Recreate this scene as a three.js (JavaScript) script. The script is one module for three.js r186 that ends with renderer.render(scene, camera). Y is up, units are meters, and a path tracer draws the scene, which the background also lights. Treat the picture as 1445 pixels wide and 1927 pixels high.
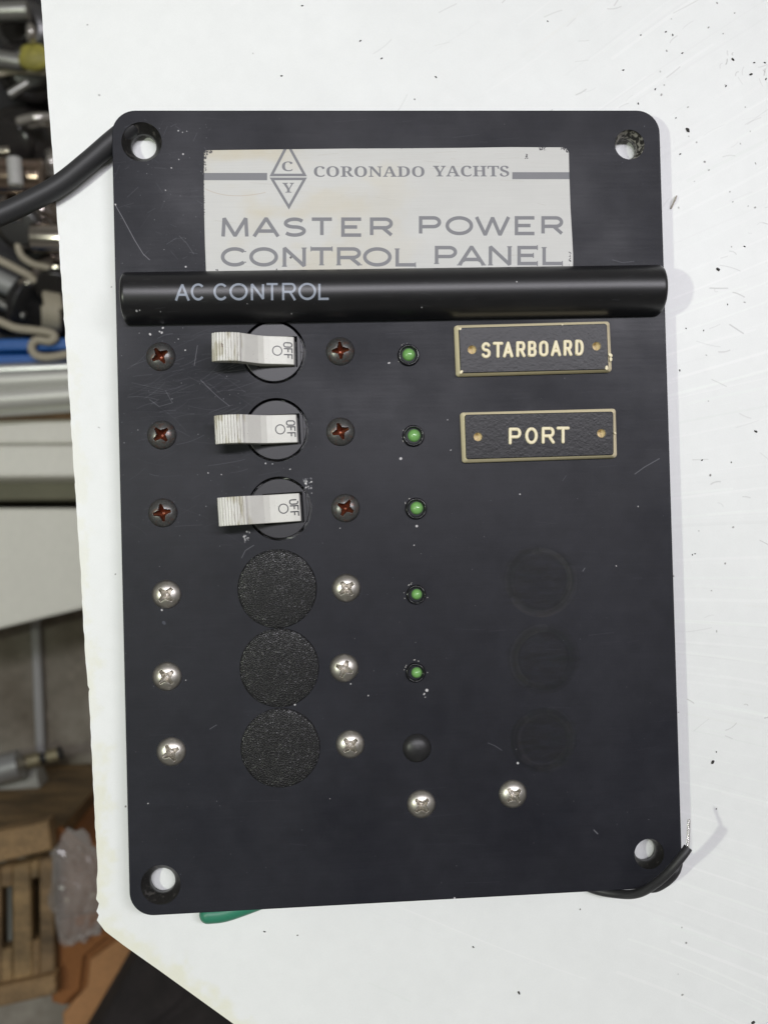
import * as THREE from 'three';
import { RoundedBoxGeometry } from 'three/addons/geometries/RoundedBoxGeometry.js';
import { mergeGeometries, mergeVertices } from 'three/addons/utils/BufferGeometryUtils.js';
import { RectAreaLightUniformsLib } from 'three/addons/lights/RectAreaLightUniformsLib.js';

// ------------------------------------------------------------------ camera, lights, exposure
const scene = new THREE.Scene();
scene.background = new THREE.Color(0x000000);
const renderer = new THREE.WebGLRenderer({ antialias: true });
renderer.toneMapping = THREE.LinearToneMapping;
renderer.toneMappingExposure = 1.0;
renderer.shadowMap.enabled = true;
RectAreaLightUniformsLib.init();

const BENCH = 0.9;            // height of the bench top above the floor
const LIFT = 0.006;           // face of the panel above the bench top
const FACE = BENCH + LIFT;
const FPX = 1800;             // focal length in photo pixels
const camRight = [0.997484, 0.027226, -0.065455], camDown = [-0.026367, 0.999555, 0.013954], camFwd = [0.065806, -0.012193, 0.997758];
const toWorld = ([u, v, w]) => new THREE.Vector3(u, -w, v);      // panel axes (right, down the panel, into it) to world axes
const camPos = new THREE.Vector3(-0.021773, FACE + 0.25922, 0.005253);
const camera = new THREE.PerspectiveCamera(2 * Math.atan(963.5 / FPX) * 180 / Math.PI, 767 / 1024, 0.01, 30);
{
  const r = toWorld(camRight), d = toWorld(camDown), f = toWorld(camFwd);
  camera.setRotationFromMatrix(new THREE.Matrix4().makeBasis(r, d.clone().negate(), f.clone().negate()));
  camera.position.copy(camPos);
  camera.focus = 0.2605;
  camera.userData.fStop = 15;
  camera.updateMatrixWorld();
}
scene.add(camera);

const CEIL = 2.8;
// two fluorescent fittings end to end under the ceiling, over the far side of the bench
const tubeSpots = [[-0.1, -0.5], [1.0, -0.5]];
const TUBE_W = 1.0, TUBE_D = 0.16, TUBE_I = 32;
const tubeColor = new THREE.Color().setRGB(0.955, 0.935, 1.0);
for (const [x, z] of tubeSpots) {
  const l = new THREE.RectAreaLight(tubeColor, TUBE_I, TUBE_W, TUBE_D);
  l.position.set(x, CEIL - 0.088, z);
  l.lookAt(x, 0, z);
  scene.add(l);
}
// small bright lamp on an arm at the left of the bench
const LAMP = new THREE.Vector3(-0.5, FACE + 0.64, 0.03);
const lampColor = new THREE.Color().setRGB(0.93, 1.0, 0.82);
const lampLight = new THREE.PointLight(lampColor, 0.66, 0, 2);
lampLight.position.copy(LAMP);
lampLight.castShadow = true;
lampLight.shadow.radius = 0.7;
lampLight.shadow.mapSize.set(2048, 2048);
lampLight.shadow.camera.near = 0.02;
scene.add(lampLight);

// ------------------------------------------------------------------ helpers
const mm = 0.001;
let seed = 20240611;
const rnd = () => { seed = (seed + 0x6D2B79F5) | 0; let t = Math.imul(seed ^ (seed >>> 15), 1 | seed); t = (t + Math.imul(t ^ (t >>> 7), 61 | t)) ^ t; return ((t ^ (t >>> 14)) >>> 0) / 4294967296; };
const rr = (a, b) => a + (b - a) * rnd();
const hash = (x, y) => { let h = Math.imul(x, 374761393) + Math.imul(y, 668265263); h = Math.imul(h ^ (h >>> 13), 1274126177); return ((h ^ (h >>> 16)) >>> 0) / 4294967296; };
function vnoise(x, y) {
  const xi = Math.floor(x), yi = Math.floor(y), fx = x - xi, fy = y - yi;
  const sx = fx * fx * (3 - 2 * fx), sy = fy * fy * (3 - 2 * fy);
  const a = hash(xi, yi), b = hash(xi + 1, yi), c = hash(xi, yi + 1), d = hash(xi + 1, yi + 1);
  return a + (b - a) * sx + (c - a) * sy + (a - b - c + d) * sx * sy;
}
const fbm = (x, y, o = 4) => { let s = 0, a = 0.5, n = 0; for (let i = 0; i < o; i++) { s += a * vnoise(x, y); n += a; a *= 0.5; x = x * 2.03 + 17.1; y = y * 2.03 + 5.3; } return s / n; };
const clamp = (v, a = 0, b = 1) => Math.min(b, Math.max(a, v));
const smooth = (a, b, v) => { const t = clamp((v - a) / (b - a)); return t * t * (3 - 2 * t); };
const lin = (r, g, b) => new THREE.Color().setRGB(r, g, b);

// photo pixel -> world point on the horizontal plane at height Y
function at(x, y, Y) {
  const a = (x - 722.5) / FPX, b = (y - 963.5) / FPX;
  const d = toWorld([0, 1, 2].map((i) => camRight[i] * a + camDown[i] * b + camFwd[i]));
  const t = (Y - camPos.y) / d.y;
  return camPos.clone().addScaledVector(d, t);
}
// photo pixel -> panel coordinates (x, z) at height h above its face
const on = (x, y, h = 0) => { const p = at(x, y, FACE + h); return [p.x, p.z]; };

const taken = {};
function numbered(name) { const n = taken[name] = (taken[name] ?? -1) + 1; return n ? name + '_' + String(n).padStart(3, '0') : name; }
function shade(o) { o.traverse((m) => { if (m.isMesh) { m.castShadow = true; m.receiveShadow = true; } }); return o; }
function part(name, geo, mat, parent, x = 0, y = 0, z = 0) {
  const m = new THREE.Mesh(geo, mat); m.name = name; m.position.set(x, y, z); m.castShadow = m.receiveShadow = true; parent.add(m); return m;
}
function holder(name, parent, x = 0, y = 0, z = 0) { const g = new THREE.Group(); g.name = name; g.position.set(x, y, z); parent.add(g); return g; }
function thing(name, label, category, pos = [0, 0, 0], group) {
  const g = new THREE.Group(); g.name = numbered(name); g.position.set(...pos); g.userData = { label, category }; if (group) g.userData.group = group; scene.add(g); return g;
}
function solid(name, label, category, geo, mat, pos = [0, 0, 0], group) {
  const m = new THREE.Mesh(geo, mat); m.name = numbered(name); m.position.set(...pos); m.userData = { label, category }; if (group) m.userData.group = group;
  m.castShadow = m.receiveShadow = true; scene.add(m); return m;
}
function structure(name, geo, mat, x = 0, y = 0, z = 0) {
  const m = new THREE.Mesh(geo, mat); m.name = name; m.position.set(x, y, z); m.userData = { kind: 'structure' }; m.castShadow = m.receiveShadow = true; scene.add(m); return m;
}
function canvas(w, h) { const c = document.createElement('canvas'); c.width = w; c.height = h; return c; }
function tex(c, srgb = true) {
  const t = new THREE.CanvasTexture(c); t.colorSpace = srgb ? THREE.SRGBColorSpace : THREE.NoColorSpace; t.magFilter = THREE.LinearFilter;
  t.wrapS = t.wrapT = THREE.MirroredRepeatWrapping; t.anisotropy = 8; return t;
}
// fills a canvas from f(i, j) -> [r, g, b] (0..255)
function paint(c, f) {
  const g = c.getContext('2d'), im = g.createImageData(c.width, c.height), d = im.data;
  for (let j = 0, k = 0; j < c.height; j++) for (let i = 0; i < c.width; i++, k += 4) { const v = f(i, j); d[k] = v[0]; d[k + 1] = v[1]; d[k + 2] = v[2]; d[k + 3] = 255; }
  g.putImageData(im, 0, 0); return g;
}
// uv from x and z inside the rectangle x0..x1, z0..z1
function planarUV(geo, x0, z0, x1, z1) {
  const p = geo.attributes.position, uv = new Float32Array(p.count * 2);
  for (let i = 0; i < p.count; i++) { uv[2 * i] = (p.getX(i) - x0) / (x1 - x0); uv[2 * i + 1] = 1 - (p.getZ(i) - z0) / (z1 - z0); }
  geo.setAttribute('uv', new THREE.BufferAttribute(uv, 2)); return geo;
}
// outline given as [x, z] points, extruded from y0 up to y1 (bevel b on both rims), optional round or polygon holes
function slab(pts, y0, y1, b = 0, holes = [], seg = 2) {
  const s = new THREE.Shape(pts.map(([x, z]) => new THREE.Vector2(x, -z)));
  for (const h of holes) {
    const p = new THREE.Path();
    if (h.r) p.absarc(h.x, -h.z, h.r, 0, Math.PI * 2, true);
    else p.setFromPoints(h.pts.map(([x, z]) => new THREE.Vector2(x, -z)));
    s.holes.push(p);
  }
  const g = new THREE.ExtrudeGeometry(s, { depth: y1 - y0 - 2 * b, bevelEnabled: b > 0, bevelThickness: b, bevelSize: b, bevelOffset: -b, bevelSegments: seg, curveSegments: 28 });
  g.rotateX(-Math.PI / 2); g.translate(0, y0 + b, 0); return g;
}
// rounded outline through corner points
function rounded(pts, rad, n = 8) {
  const out = [];
  pts.forEach((p, i) => {
    const a = pts[(i + pts.length - 1) % pts.length], c = pts[(i + 1) % pts.length], r = Array.isArray(rad) ? rad[i] : rad;
    const u = [a[0] - p[0], a[1] - p[1]], v = [c[0] - p[0], c[1] - p[1]], lu = Math.hypot(...u), lv = Math.hypot(...v);
    const s = [p[0] + u[0] / lu * r, p[1] + u[1] / lu * r], e = [p[0] + v[0] / lv * r, p[1] + v[1] / lv * r];
    for (let k = 0; k <= n; k++) {   // near-circular corner
      const t = k / n, w = 0.72, q = (1 - t) * (1 - t) + 2 * w * t * (1 - t) + t * t;
      out.push([((1 - t) ** 2 * s[0] + 2 * w * t * (1 - t) * p[0] + t * t * e[0]) / q, ((1 - t) ** 2 * s[1] + 2 * w * t * (1 - t) * p[1] + t * t * e[1]) / q]);
    }
  });
  return out;
}
const curve = (pts, tension = 0.5) => new THREE.CatmullRomCurve3(pts.map((p) => (p.isVector3 ? p : new THREE.Vector3(...p))), false, 'catmullrom', tension);
function tube(pts, r, n = 40, seg = 12, capped = true) {
  const c = curve(pts), g = [new THREE.TubeGeometry(c, n, r, seg, false)];
  if (capped) for (const t of capped === 'start' ? [0] : [0, 1]) { const s = new THREE.SphereGeometry(r, seg, 6); const p = c.getPoint(t); s.scale(1, 1, 1); s.translate(p.x, p.y, p.z); g.push(s); }
  if (capped === 'start') { const e = new THREE.CircleGeometry(r, seg), p = c.getPoint(1); e.applyQuaternion(new THREE.Quaternion().setFromUnitVectors(new THREE.Vector3(0, 0, 1), c.getTangent(1))); e.translate(p.x, p.y, p.z); g.push(e); }
  return mergeGeometries(g);
}
function lathe(pts, n = 48) { return new THREE.LatheGeometry(pts.map(([r, y]) => new THREE.Vector2(r, y)), n); }
function bar(a, b, r, seg = 20) {   // straight round bar with softened rims between two points
  const d = b.clone().sub(a), L = d.length(), g = lathe([[0, 0], [r * 0.93, 0], [r, r * 0.08], [r, L - r * 0.08], [r * 0.93, L], [0, L]], seg);
  g.applyQuaternion(new THREE.Quaternion().setFromUnitVectors(new THREE.Vector3(0, 1, 0), d.normalize())); g.translate(a.x, a.y, a.z); return g;
}
function hollow(a, b, r, w, seg = 24) {   // straight pipe with an open end
  const d = b.clone().sub(a), L = d.length(), g = lathe([[r - w, 0], [r, 0.0003], [r, L - 0.0003], [r - w, L], [r - w, 0]], seg);
  g.applyQuaternion(new THREE.Quaternion().setFromUnitVectors(new THREE.Vector3(0, 1, 0), d.normalize())); g.translate(a.x, a.y, a.z); return g;
}

// stroke alphabet in a unit box, y up
const ell = (cx, cy, rx, ry, a0, a1, n = 20) => Array.from({ length: n + 1 }, (_, i) => { const a = (a0 + (a1 - a0) * i / n) * Math.PI / 180; return [cx + rx * Math.cos(a), cy + ry * Math.sin(a)]; });
const STROKES = {
  M: [[[0.02, 0], [0.06, 1], [0.5, 0.04], [0.94, 1], [0.98, 0]]],
  A: [[[0, 0], [0.5, 1], [1, 0]], [[0.2, 0.3], [0.8, 0.3]]],
  S: [[...ell(0.5, 0.735, 0.44, 0.265, 30, 180, 14), ...ell(0.5, 0.735, 0.44, 0.225, 180, 262, 8), ...ell(0.5, 0.265, 0.47, 0.245, 82, 0, 8), ...ell(0.5, 0.265, 0.47, 0.265, 0, -152, 14)]],
  T: [[[0, 1], [1, 1]], [[0.5, 1], [0.5, 0]]],
  E: [[[1, 1], [0, 1], [0, 0], [1, 0]], [[0, 0.51], [0.78, 0.51]]],
  R: [[[0, 0], [0, 1], [0.68, 1], ...ell(0.68, 0.73, 0.3, 0.27, 90, -90, 14), [0, 0.46]], [[0.56, 0.46], [1, 0]]],
  P: [[[0, 0], [0, 1], [0.68, 1], ...ell(0.68, 0.72, 0.32, 0.28, 90, -90, 14), [0, 0.44]]],
  O: [ell(0.5, 0.5, 0.5, 0.5, 90, 450, 40)],
  W: [[[0, 1], [0.27, 0], [0.5, 0.96], [0.73, 0], [1, 1]]],
  C: [ell(0.5, 0.5, 0.5, 0.5, 42, 318, 32)],
  N: [[[0.03, 0], [0.03, 1], [0.97, 0.02], [0.97, 1]]],
  L: [[[0, 1], [0, 0], [1, 0]]],
  B: [[[0, 0], [0, 1], [0.6, 1], ...ell(0.6, 0.755, 0.34, 0.245, 90, -90, 10), [0, 0.51]], [[0.6, 0.51], ...ell(0.62, 0.255, 0.38, 0.255, 90, -90, 10), [0, 0]]],
  D: [[[0, 0], [0, 1], [0.45, 1], ...ell(0.45, 0.55, 0.5, 0.45, 90, 0, 8), ...ell(0.45, 0.45, 0.5, 0.45, 0, -90, 8), [0, 0]]],
  F: [[[1, 1], [0, 1], [0, 0]], [[0, 0.53], [0.8, 0.53]]],
};
STROKES.U = [[...ell(0.5, 0.75, 0.5, 0.25, 90, 180, 8), ...ell(0.5, 0.25, 0.5, 0.25, 180, 360, 14), ...ell(0.5, 0.75, 0.5, 0.25, 0, 90, 8)]];   // a narrow O

// ------------------------------------------------------------------ materials
const std = (o) => new THREE.MeshStandardMaterial(o), phys = (o) => new THREE.MeshPhysicalMaterial(o);
const M = {
  blackPlastic: phys({ color: lin(0.012, 0.012, 0.013), roughness: 0.35 }),
  blackGloss: phys({ color: lin(0.008, 0.008, 0.01), roughness: 0.16 }),
  rubber: std({ color: lin(0.022, 0.022, 0.024), roughness: 0.5 }),
  white: std({ color: lin(0.7, 0.7, 0.67), roughness: 0.42 }),
  cream: std({ color: lin(0.7, 0.58, 0.35), roughness: 0.5 }),
  silver: std({ color: lin(0.78, 0.77, 0.75), roughness: 0.25, metalness: 1 }),
};

// ------------------------------------------------------------------ the room that the bench stands in
{
  const c = canvas(1024, 1024);
  paint(c, (i, j) => { const x = i / 1024, y = j / 1024; const n = fbm(x * 9, y * 9, 5), m = fbm(x * 90, y * 90, 3), s = smooth(0.52, 0.7, fbm(x * 5 + 40, y * 5, 4)); const v = 140 + 50 * (n - 0.5) + 26 * (m - 0.5) - 26 * s; return [v + 4, v - 2 - 3 * s, v - 14 - 4 * s]; });
  const t = tex(c); t.repeat.set(6, 6);
  structure('floor', new THREE.BoxGeometry(5, 0.1, 5), std({ map: t, roughness: 0.7 }), 0, -0.05, 0);
  const wall = std({ color: lin(0.7, 0.69, 0.66), roughness: 0.9 });
  structure('ceiling', new THREE.BoxGeometry(5, 0.1, 5), std({ color: lin(0.82, 0.82, 0.81), roughness: 0.9 }), 0, CEIL + 0.05, 0);
  structure('wall_back', new THREE.BoxGeometry(5, CEIL, 0.1), wall, 0, CEIL / 2, -2.55);
  structure('wall_front', new THREE.BoxGeometry(5, CEIL, 0.1), wall, 0, CEIL / 2, 2.55);
  structure('wall_left', new THREE.BoxGeometry(0.1, CEIL, 5.2), wall, -2.55, CEIL / 2, 0);
  structure('wall_right', new THREE.BoxGeometry(0.1, CEIL, 5.2), wall, 2.55, CEIL / 2, 0);
}
for (const [x, z] of tubeSpots) {
  const g = thing('ceiling_light', x < 0 ? 'white fluorescent ceiling fitting on the arm lamp side of the bench' : 'white fluorescent ceiling fitting away from the arm lamp', 'ceiling light', [x, CEIL, z], 'ceiling lights in a row');
  part('housing', new RoundedBoxGeometry(TUBE_W + 0.04, 0.07, TUBE_D + 0.04, 3, 0.012).translate(0, -0.036, 0), M.white, g);
  part('diffuser', new THREE.BoxGeometry(TUBE_W, 0.012, TUBE_D).translate(0, -0.0775, 0), std({ color: lin(0.8, 0.8, 0.8), emissive: tubeColor, emissiveIntensity: 2 }), g);
}
{
  const g = thing('arm_lamp', 'slim black floor lamp with a bare bulb on a long arm beside the bench', 'lamp', [-0.95, 0, LAMP.z]);
  const dark = M.blackPlastic, lx = LAMP.x + 0.95;
  part('base', lathe([[0, 0], [0.13, 0], [0.14, 0.006], [0.13, 0.022], [0.02, 0.03], [0, 0.03]], 40), dark, g);
  part('pole', bar(new THREE.Vector3(0, 0.02, 0), new THREE.Vector3(0, LAMP.y + 0.16, 0), 0.012), dark, g);
  part('arm', tube([[0, LAMP.y + 0.15, 0], [0.3, LAMP.y + 0.17, 0], [lx - 0.06, LAMP.y + 0.1, 0], [lx, LAMP.y + 0.058, 0]], 0.007, 40, 12), dark, g);
  part('socket', lathe([[0, 0.06], [0.014, 0.06], [0.014, 0.018], [0.01, 0.0145], [0, 0.0145]], 24), dark, g, lx, LAMP.y, 0);
  part('bulb', new THREE.SphereGeometry(0.014, 24, 16), std({ color: lin(0.9, 0.9, 0.8), emissive: lampColor, emissiveIntensity: 20 }), g, lx, LAMP.y, 0);
}

// ------------------------------------------------------------------ the white bench top
{
  const g = thing('workbench', 'worn white painted bench top with scuffs and a clipped chipped corner', 'workbench', [0, 0, 0]);
  // outline read along the left edge, then the clipped corner; the rest runs on outside the picture
  const edge = [[72, -80], [78, 0], [86, 120], [97, 260], [106, 380], [113, 480], [121, 600], [133, 780], [145, 960], [151, 1060], [156, 1150], [161, 1230], [166, 1290], [168.5, 1297], [166.5, 1302], [170, 1360], [174, 1440], [179, 1530], [183, 1620], [184, 1680], [181, 1692], [186, 1700], [182, 1715], [187, 1722], [183, 1732], [190, 1742], [198, 1752], [206, 1758], [232, 1778], [300, 1826], [440, 1927], [640, 2072]];
  const pts = [];
  for (let i = 0; i < edge.length - 1; i++) {
    const n = Math.max(1, Math.round(Math.hypot(edge[i + 1][0] - edge[i][0], edge[i + 1][1] - edge[i][1]) / 9));
    for (let k = 0; k < n; k++) {
      const t = k / n, y = edge[i][1] + (edge[i + 1][1] - edge[i][1]) * t, j = y < 1780 ? (fbm(y * 0.05, 3.3, 3) - 0.5) * (y > 500 ? 3.2 : 1.6) : 0;
      const p = at(edge[i][0] + (edge[i + 1][0] - edge[i][0]) * t + j, y, BENCH); pts.push([p.x, p.z]);
    }
  }
  pts.push([0.45, 0.32], [0.45, -0.3]);
  pts.unshift([pts[0][0] - 0.006, -0.3]);
  const X0 = -0.125, X1 = 0.125, Z0 = -0.165, Z1 = 0.165, W = 1552, H = 2048;
  const toC = (x, y) => { const p = at(x, y, BENCH); return [(p.x - X0) / (X1 - X0) * W, (p.z - Z0) / (Z1 - Z0) * H]; };
  const c = canvas(W, H), b = canvas(W, H);
  // yellowed, dirty rim along the lower left edge
  const rim = edge.filter((e) => e[1] > 300).map((e) => toC(...e));
  paint(c, (i, j) => {
    const n = fbm(i * 0.006, j * 0.006, 4) - 0.5, m = fbm(i * 0.05, j * 0.05 + 9, 3) - 0.5, f = hash(i, j) - 0.5;
    let d = 1e9;
    if (i < W * 0.34) for (let k = 0; k < rim.length - 1; k++) {
      const [ax, ay] = rim[k], [bx, by] = rim[k + 1], t = clamp(((i - ax) * (bx - ax) + (j - ay) * (by - ay)) / ((bx - ax) ** 2 + (by - ay) ** 2));
      d = Math.min(d, Math.hypot(i - ax - (bx - ax) * t, j - ay - (by - ay) * t));
    }
    const low = smooth(H * 0.25, H * 0.9, j), y = 0.42 * smooth(14 + 26 * low, 0, d + 60 * m + 20 * n) * (0.2 + 0.8 * low) * smooth(0.3, 0.62, fbm(i * 0.02 + 7, j * 0.02, 3) + 0.12);
    const v = 226 + 6 * n + 4 * m + 3 * f;
    return [v - 2 - 6 * y, v - 10 * y, v - 1 - 42 * y];
  });
  paint(b, (i, j) => { const v = 128 + 40 * (fbm(i * 0.03, j * 0.03, 3) - 0.5) + 20 * (hash(i, j) - 0.5); return [v, v, v]; });
  // brushed strokes: the direction turns slowly down the board
  const g1 = c.getContext('2d'), g2 = b.getContext('2d');
  const dir = (y) => (-38 + 62 * smooth(-250, 2100, y)) * Math.PI / 180;
  for (let k = 0; k < 150; k++) {
    let x = rr(300, 1500), y = rr(-50, 1980); const L = rr(80, 420), s = [];
    if (k % 3) x = rr(1000, 1500);
    for (let q = 0; q <= 10; q++) { s.push(toC(x, y)); const a = dir(y) + 0.05 * Math.sin(x * 0.01); x += Math.cos(a) * L / 10; y += Math.sin(a) * L / 10; }
    for (const [gg, col] of [[g1, rnd() < 0.6 ? `rgba(238,240,238,${rr(0.05, 0.25)})` : `rgba(206,207,205,${rr(0.05, 0.14)})`], [g2, `rgba(255,255,255,${rr(0.06, 0.3)})`]]) {
      gg.strokeStyle = col; gg.lineWidth = rr(2, 6); gg.lineCap = 'round'; gg.beginPath(); s.forEach((p, i) => gg[i ? 'lineTo' : 'moveTo'](...p)); gg.stroke();
    }
  }
  // evenly spaced proud lines on the right
  for (let k = 0; k < 44; k++) {
    let x = 1255 + rr(-10, 20), y = 140 + k * 38 + rr(-4, 4); const s = [];
    for (let q = 0; q <= 8; q++) { s.push(toC(x, y)); const a = dir(y); x += 30; y += Math.tan(a) * 30; }
    for (const [gg, col] of [[g1, `rgba(240,242,240,${rr(0.03, 0.3)})`], [g2, 'rgba(255,255,255,0.15)']]) { gg.strokeStyle = col; gg.lineWidth = rr(3, 6); gg.beginPath(); s.forEach((p, i) => gg[i ? 'lineTo' : 'moveTo'](...p)); gg.stroke(); }
  }
  // grey scuffs and dirt specks
  const scuff = (x, y, len, ang, w, a) => { const p = toC(x, y), q = toC(x + len * Math.cos(ang), y + len * Math.sin(ang)); g1.strokeStyle = `rgba(92,88,86,${a})`; g1.lineWidth = w; g1.beginPath(); g1.moveTo(...p); g1.quadraticCurveTo((p[0] + q[0]) / 2 + rr(-4, 4), (p[1] + q[1]) / 2 + rr(-4, 4), ...q); g1.stroke(); };
  for (let k = 0; k < 55; k++) scuff(rr(700, 1440), rr(0, 420), rr(8, 60), dir(200) + rr(-0.5, 0.5), rr(0.6, 2.2), rr(0.03, 0.2));
  for (let k = 0; k < 30; k++) scuff(rr(1290, 1440), rr(400, 1400), rr(6, 50), rr(-0.7, 0.7), rr(0.8, 2.2), rr(0.08, 0.28));
  for (let k = 0; k < 12; k++) scuff(1395 + rr(-45, 45), 130 + rr(-30, 30), rr(4, 18), rr(-2, 2), rr(0.8, 2), rr(0.1, 0.35));
  for (let k = 0; k < 60; k++) { const u = rnd(), x = u < 0.6 ? rr(1240, 1445) : rr(150, 1445), y = u < 0.35 ? rr(0, 450) : rr(0, 1920), p = toC(x, y); g1.fillStyle = `rgba(50,46,44,${rr(0.25, 0.8)})`; g1.beginPath(); g1.ellipse(p[0], p[1], rr(0.7, 2.4), rr(0.7, 1.7), rr(0, 3), 0, 7); g1.fill(); }
  const top = planarUV(slab(pts, BENCH - 0.018, BENCH), X0, Z0, X1, Z1);
  part('top', top, std({ map: tex(c), bumpMap: tex(b, false), bumpScale: 0.00006, roughness: 0.42 }), g);
  const wood = std({ color: lin(0.3, 0.2, 0.11), roughness: 0.7 });
  for (const [x, z] of [[0.02, -0.25], [0.4, -0.25], [0.12, 0.24], [0.4, 0.24]]) part('leg', new RoundedBoxGeometry(0.06, BENCH - 0.018, 0.06, 2, 0.004).translate(x, (BENCH - 0.018) / 2, z), wood, g);
}
// crumbs and swarf lying on the bench
{
  const crumbs = [[1350, 507, 5], [1293, 245, 6], [1271, 222, 2], [1279, 290, 3], [1265, 66, 3], [1283, 100, 3], [1205, 66, 2], [1172, 132, 3], [1232, 168, 3], [1365, 162, 3], [1440, 149, 3], [1400, 464, 3], [1278, 697, 3], [1421, 812, 4], [1320, 866, 3], [1368, 573, 2], [1290, 618, 2], [1323, 622, 2], [1340, 1434, 5], [1302, 1044, 2], [1347, 1415, 2], [820, 145, 3], [976, 1868, 4], [890, 1782, 3], [678, 77, 3], [718, 110, 3], [569, 11, 3], [1416, 1924, 5], [780, 187, 2], [530, 143, 3], [498, 1753, 3], [560, 1760, 2], [1091, 1711, 2], [1347, 1522, 2], [1307, 1042, 2], [1375, 870, 2], [1200, 195, 3], [1030, 40, 2], [1252, 60, 3], [1378, 112, 4], [1412, 140, 4], [1418, 118, 3], [1438, 118, 3]];
  const gs = crumbs.map(([x, y, s]) => { const p = at(x, y, BENCH), r = s * 0.075 * mm; const g = new THREE.IcosahedronGeometry(r, 1), q = g.attributes.position; for (let i = 0; i < q.count; i++) { const k = 0.7 + 0.6 * hash(Math.round(q.getX(i) * 1e7), Math.round(q.getZ(i) * 1e7) + s); q.setXYZ(i, q.getX(i) * k * 1.5, q.getY(i) * k * 0.6, q.getZ(i) * k); } g.rotateY(rr(0, 6)); g.translate(p.x, BENCH + r * 0.35, p.z); return g; });
  const m = new THREE.Mesh(mergeGeometries(gs), std({ color: lin(0.03, 0.028, 0.026), roughness: 0.8 }));
  m.name = 'dirt_crumbs'; m.userData = { kind: 'stuff', label: 'dark crumbs of dirt scattered on the white bench top', category: 'dirt' }; m.castShadow = m.receiveShadow = true; scene.add(m);
  const P = (x, y, h) => { const p = at(x, y, BENCH + h * mm); return [p.x, p.y, p.z]; };
  const cur = tube([P(1262, 392, 0.25), P(1266, 383, 0.9), P(1270, 375, 1.3), P(1272, 369, 0.6), P(1269, 378, 0.35)], 0.22 * mm, 24, 6);
  solid('paint_shaving', 'tiny curled paint shaving lying beside the black panel edge', 'shaving', cur, std({ color: lin(0.35, 0.31, 0.26), roughness: 0.6 }));
}

// ------------------------------------------------------------------ the control panel
const panel = thing('power_control_panel', 'black metal boat power control panel with switches, screws and lettered plates', 'control panel', [0, FACE, 0]);
const THICK = 5 * mm;
const corner = [[209.9, 207.5], [1239.7, 207.5], [1284.1, 1668.5], [245, 1725.4]].map((p) => on(...p));
const PX0 = -0.078, PX1 = 0.078, PZ0 = -0.111, PZ1 = 0.111;
const PW = 1439, PH = 2048, toP = (x, y, h = 0) => { const p = on(x, y, h); return [(p[0] - PX0) / (PX1 - PX0) * PW, (p[1] - PZ0) / (PZ1 - PZ0) * PH]; };
const PS = PW / (PX1 - PX0) / 6.93e3;      // texture pixels per photo pixel
const holes = [[267, 267, 5.6, 3.35], [1184, 272, 4.4, 3.0], [1221, 1607, 4.4, 3.1], [303, 1665, 5.5, 3.3]].map(([x, y, R, r]) => { const p = on(x, y); return { x: p[0], z: p[1], R: R * mm, r: r * mm }; });
const breakers = [[515, 662, -0.4], [520.5, 809, 1.6], [526.5, 957, 2.4]].map(([x, y, a]) => { const p = on(x, y); return { x: p[0], z: p[1], a: a * Math.PI / 180 }; });
const ghost = [[1016, 1092, 66], [1022, 1240, 62], [1022, 1392, 58]];
const screws = [[302, 670, 32, 1], [304, 818, 40, 1], [306, 965, 10, 1], [640.5, 660, 4, 1], [641, 812, 18, 1], [650.5, 956, 60, 1], [313, 1119, 45, 0], [314, 1274, 40, 0], [322, 1416, 28, 0], [652, 1107, 38, 0], [648, 1258, 66, 0], [659.5, 1402, 40, 0], [793.5, 1515, 42, 0], [966, 1496, 38, 0]];   // x, y, turn, rusty
let plateMat;
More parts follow.
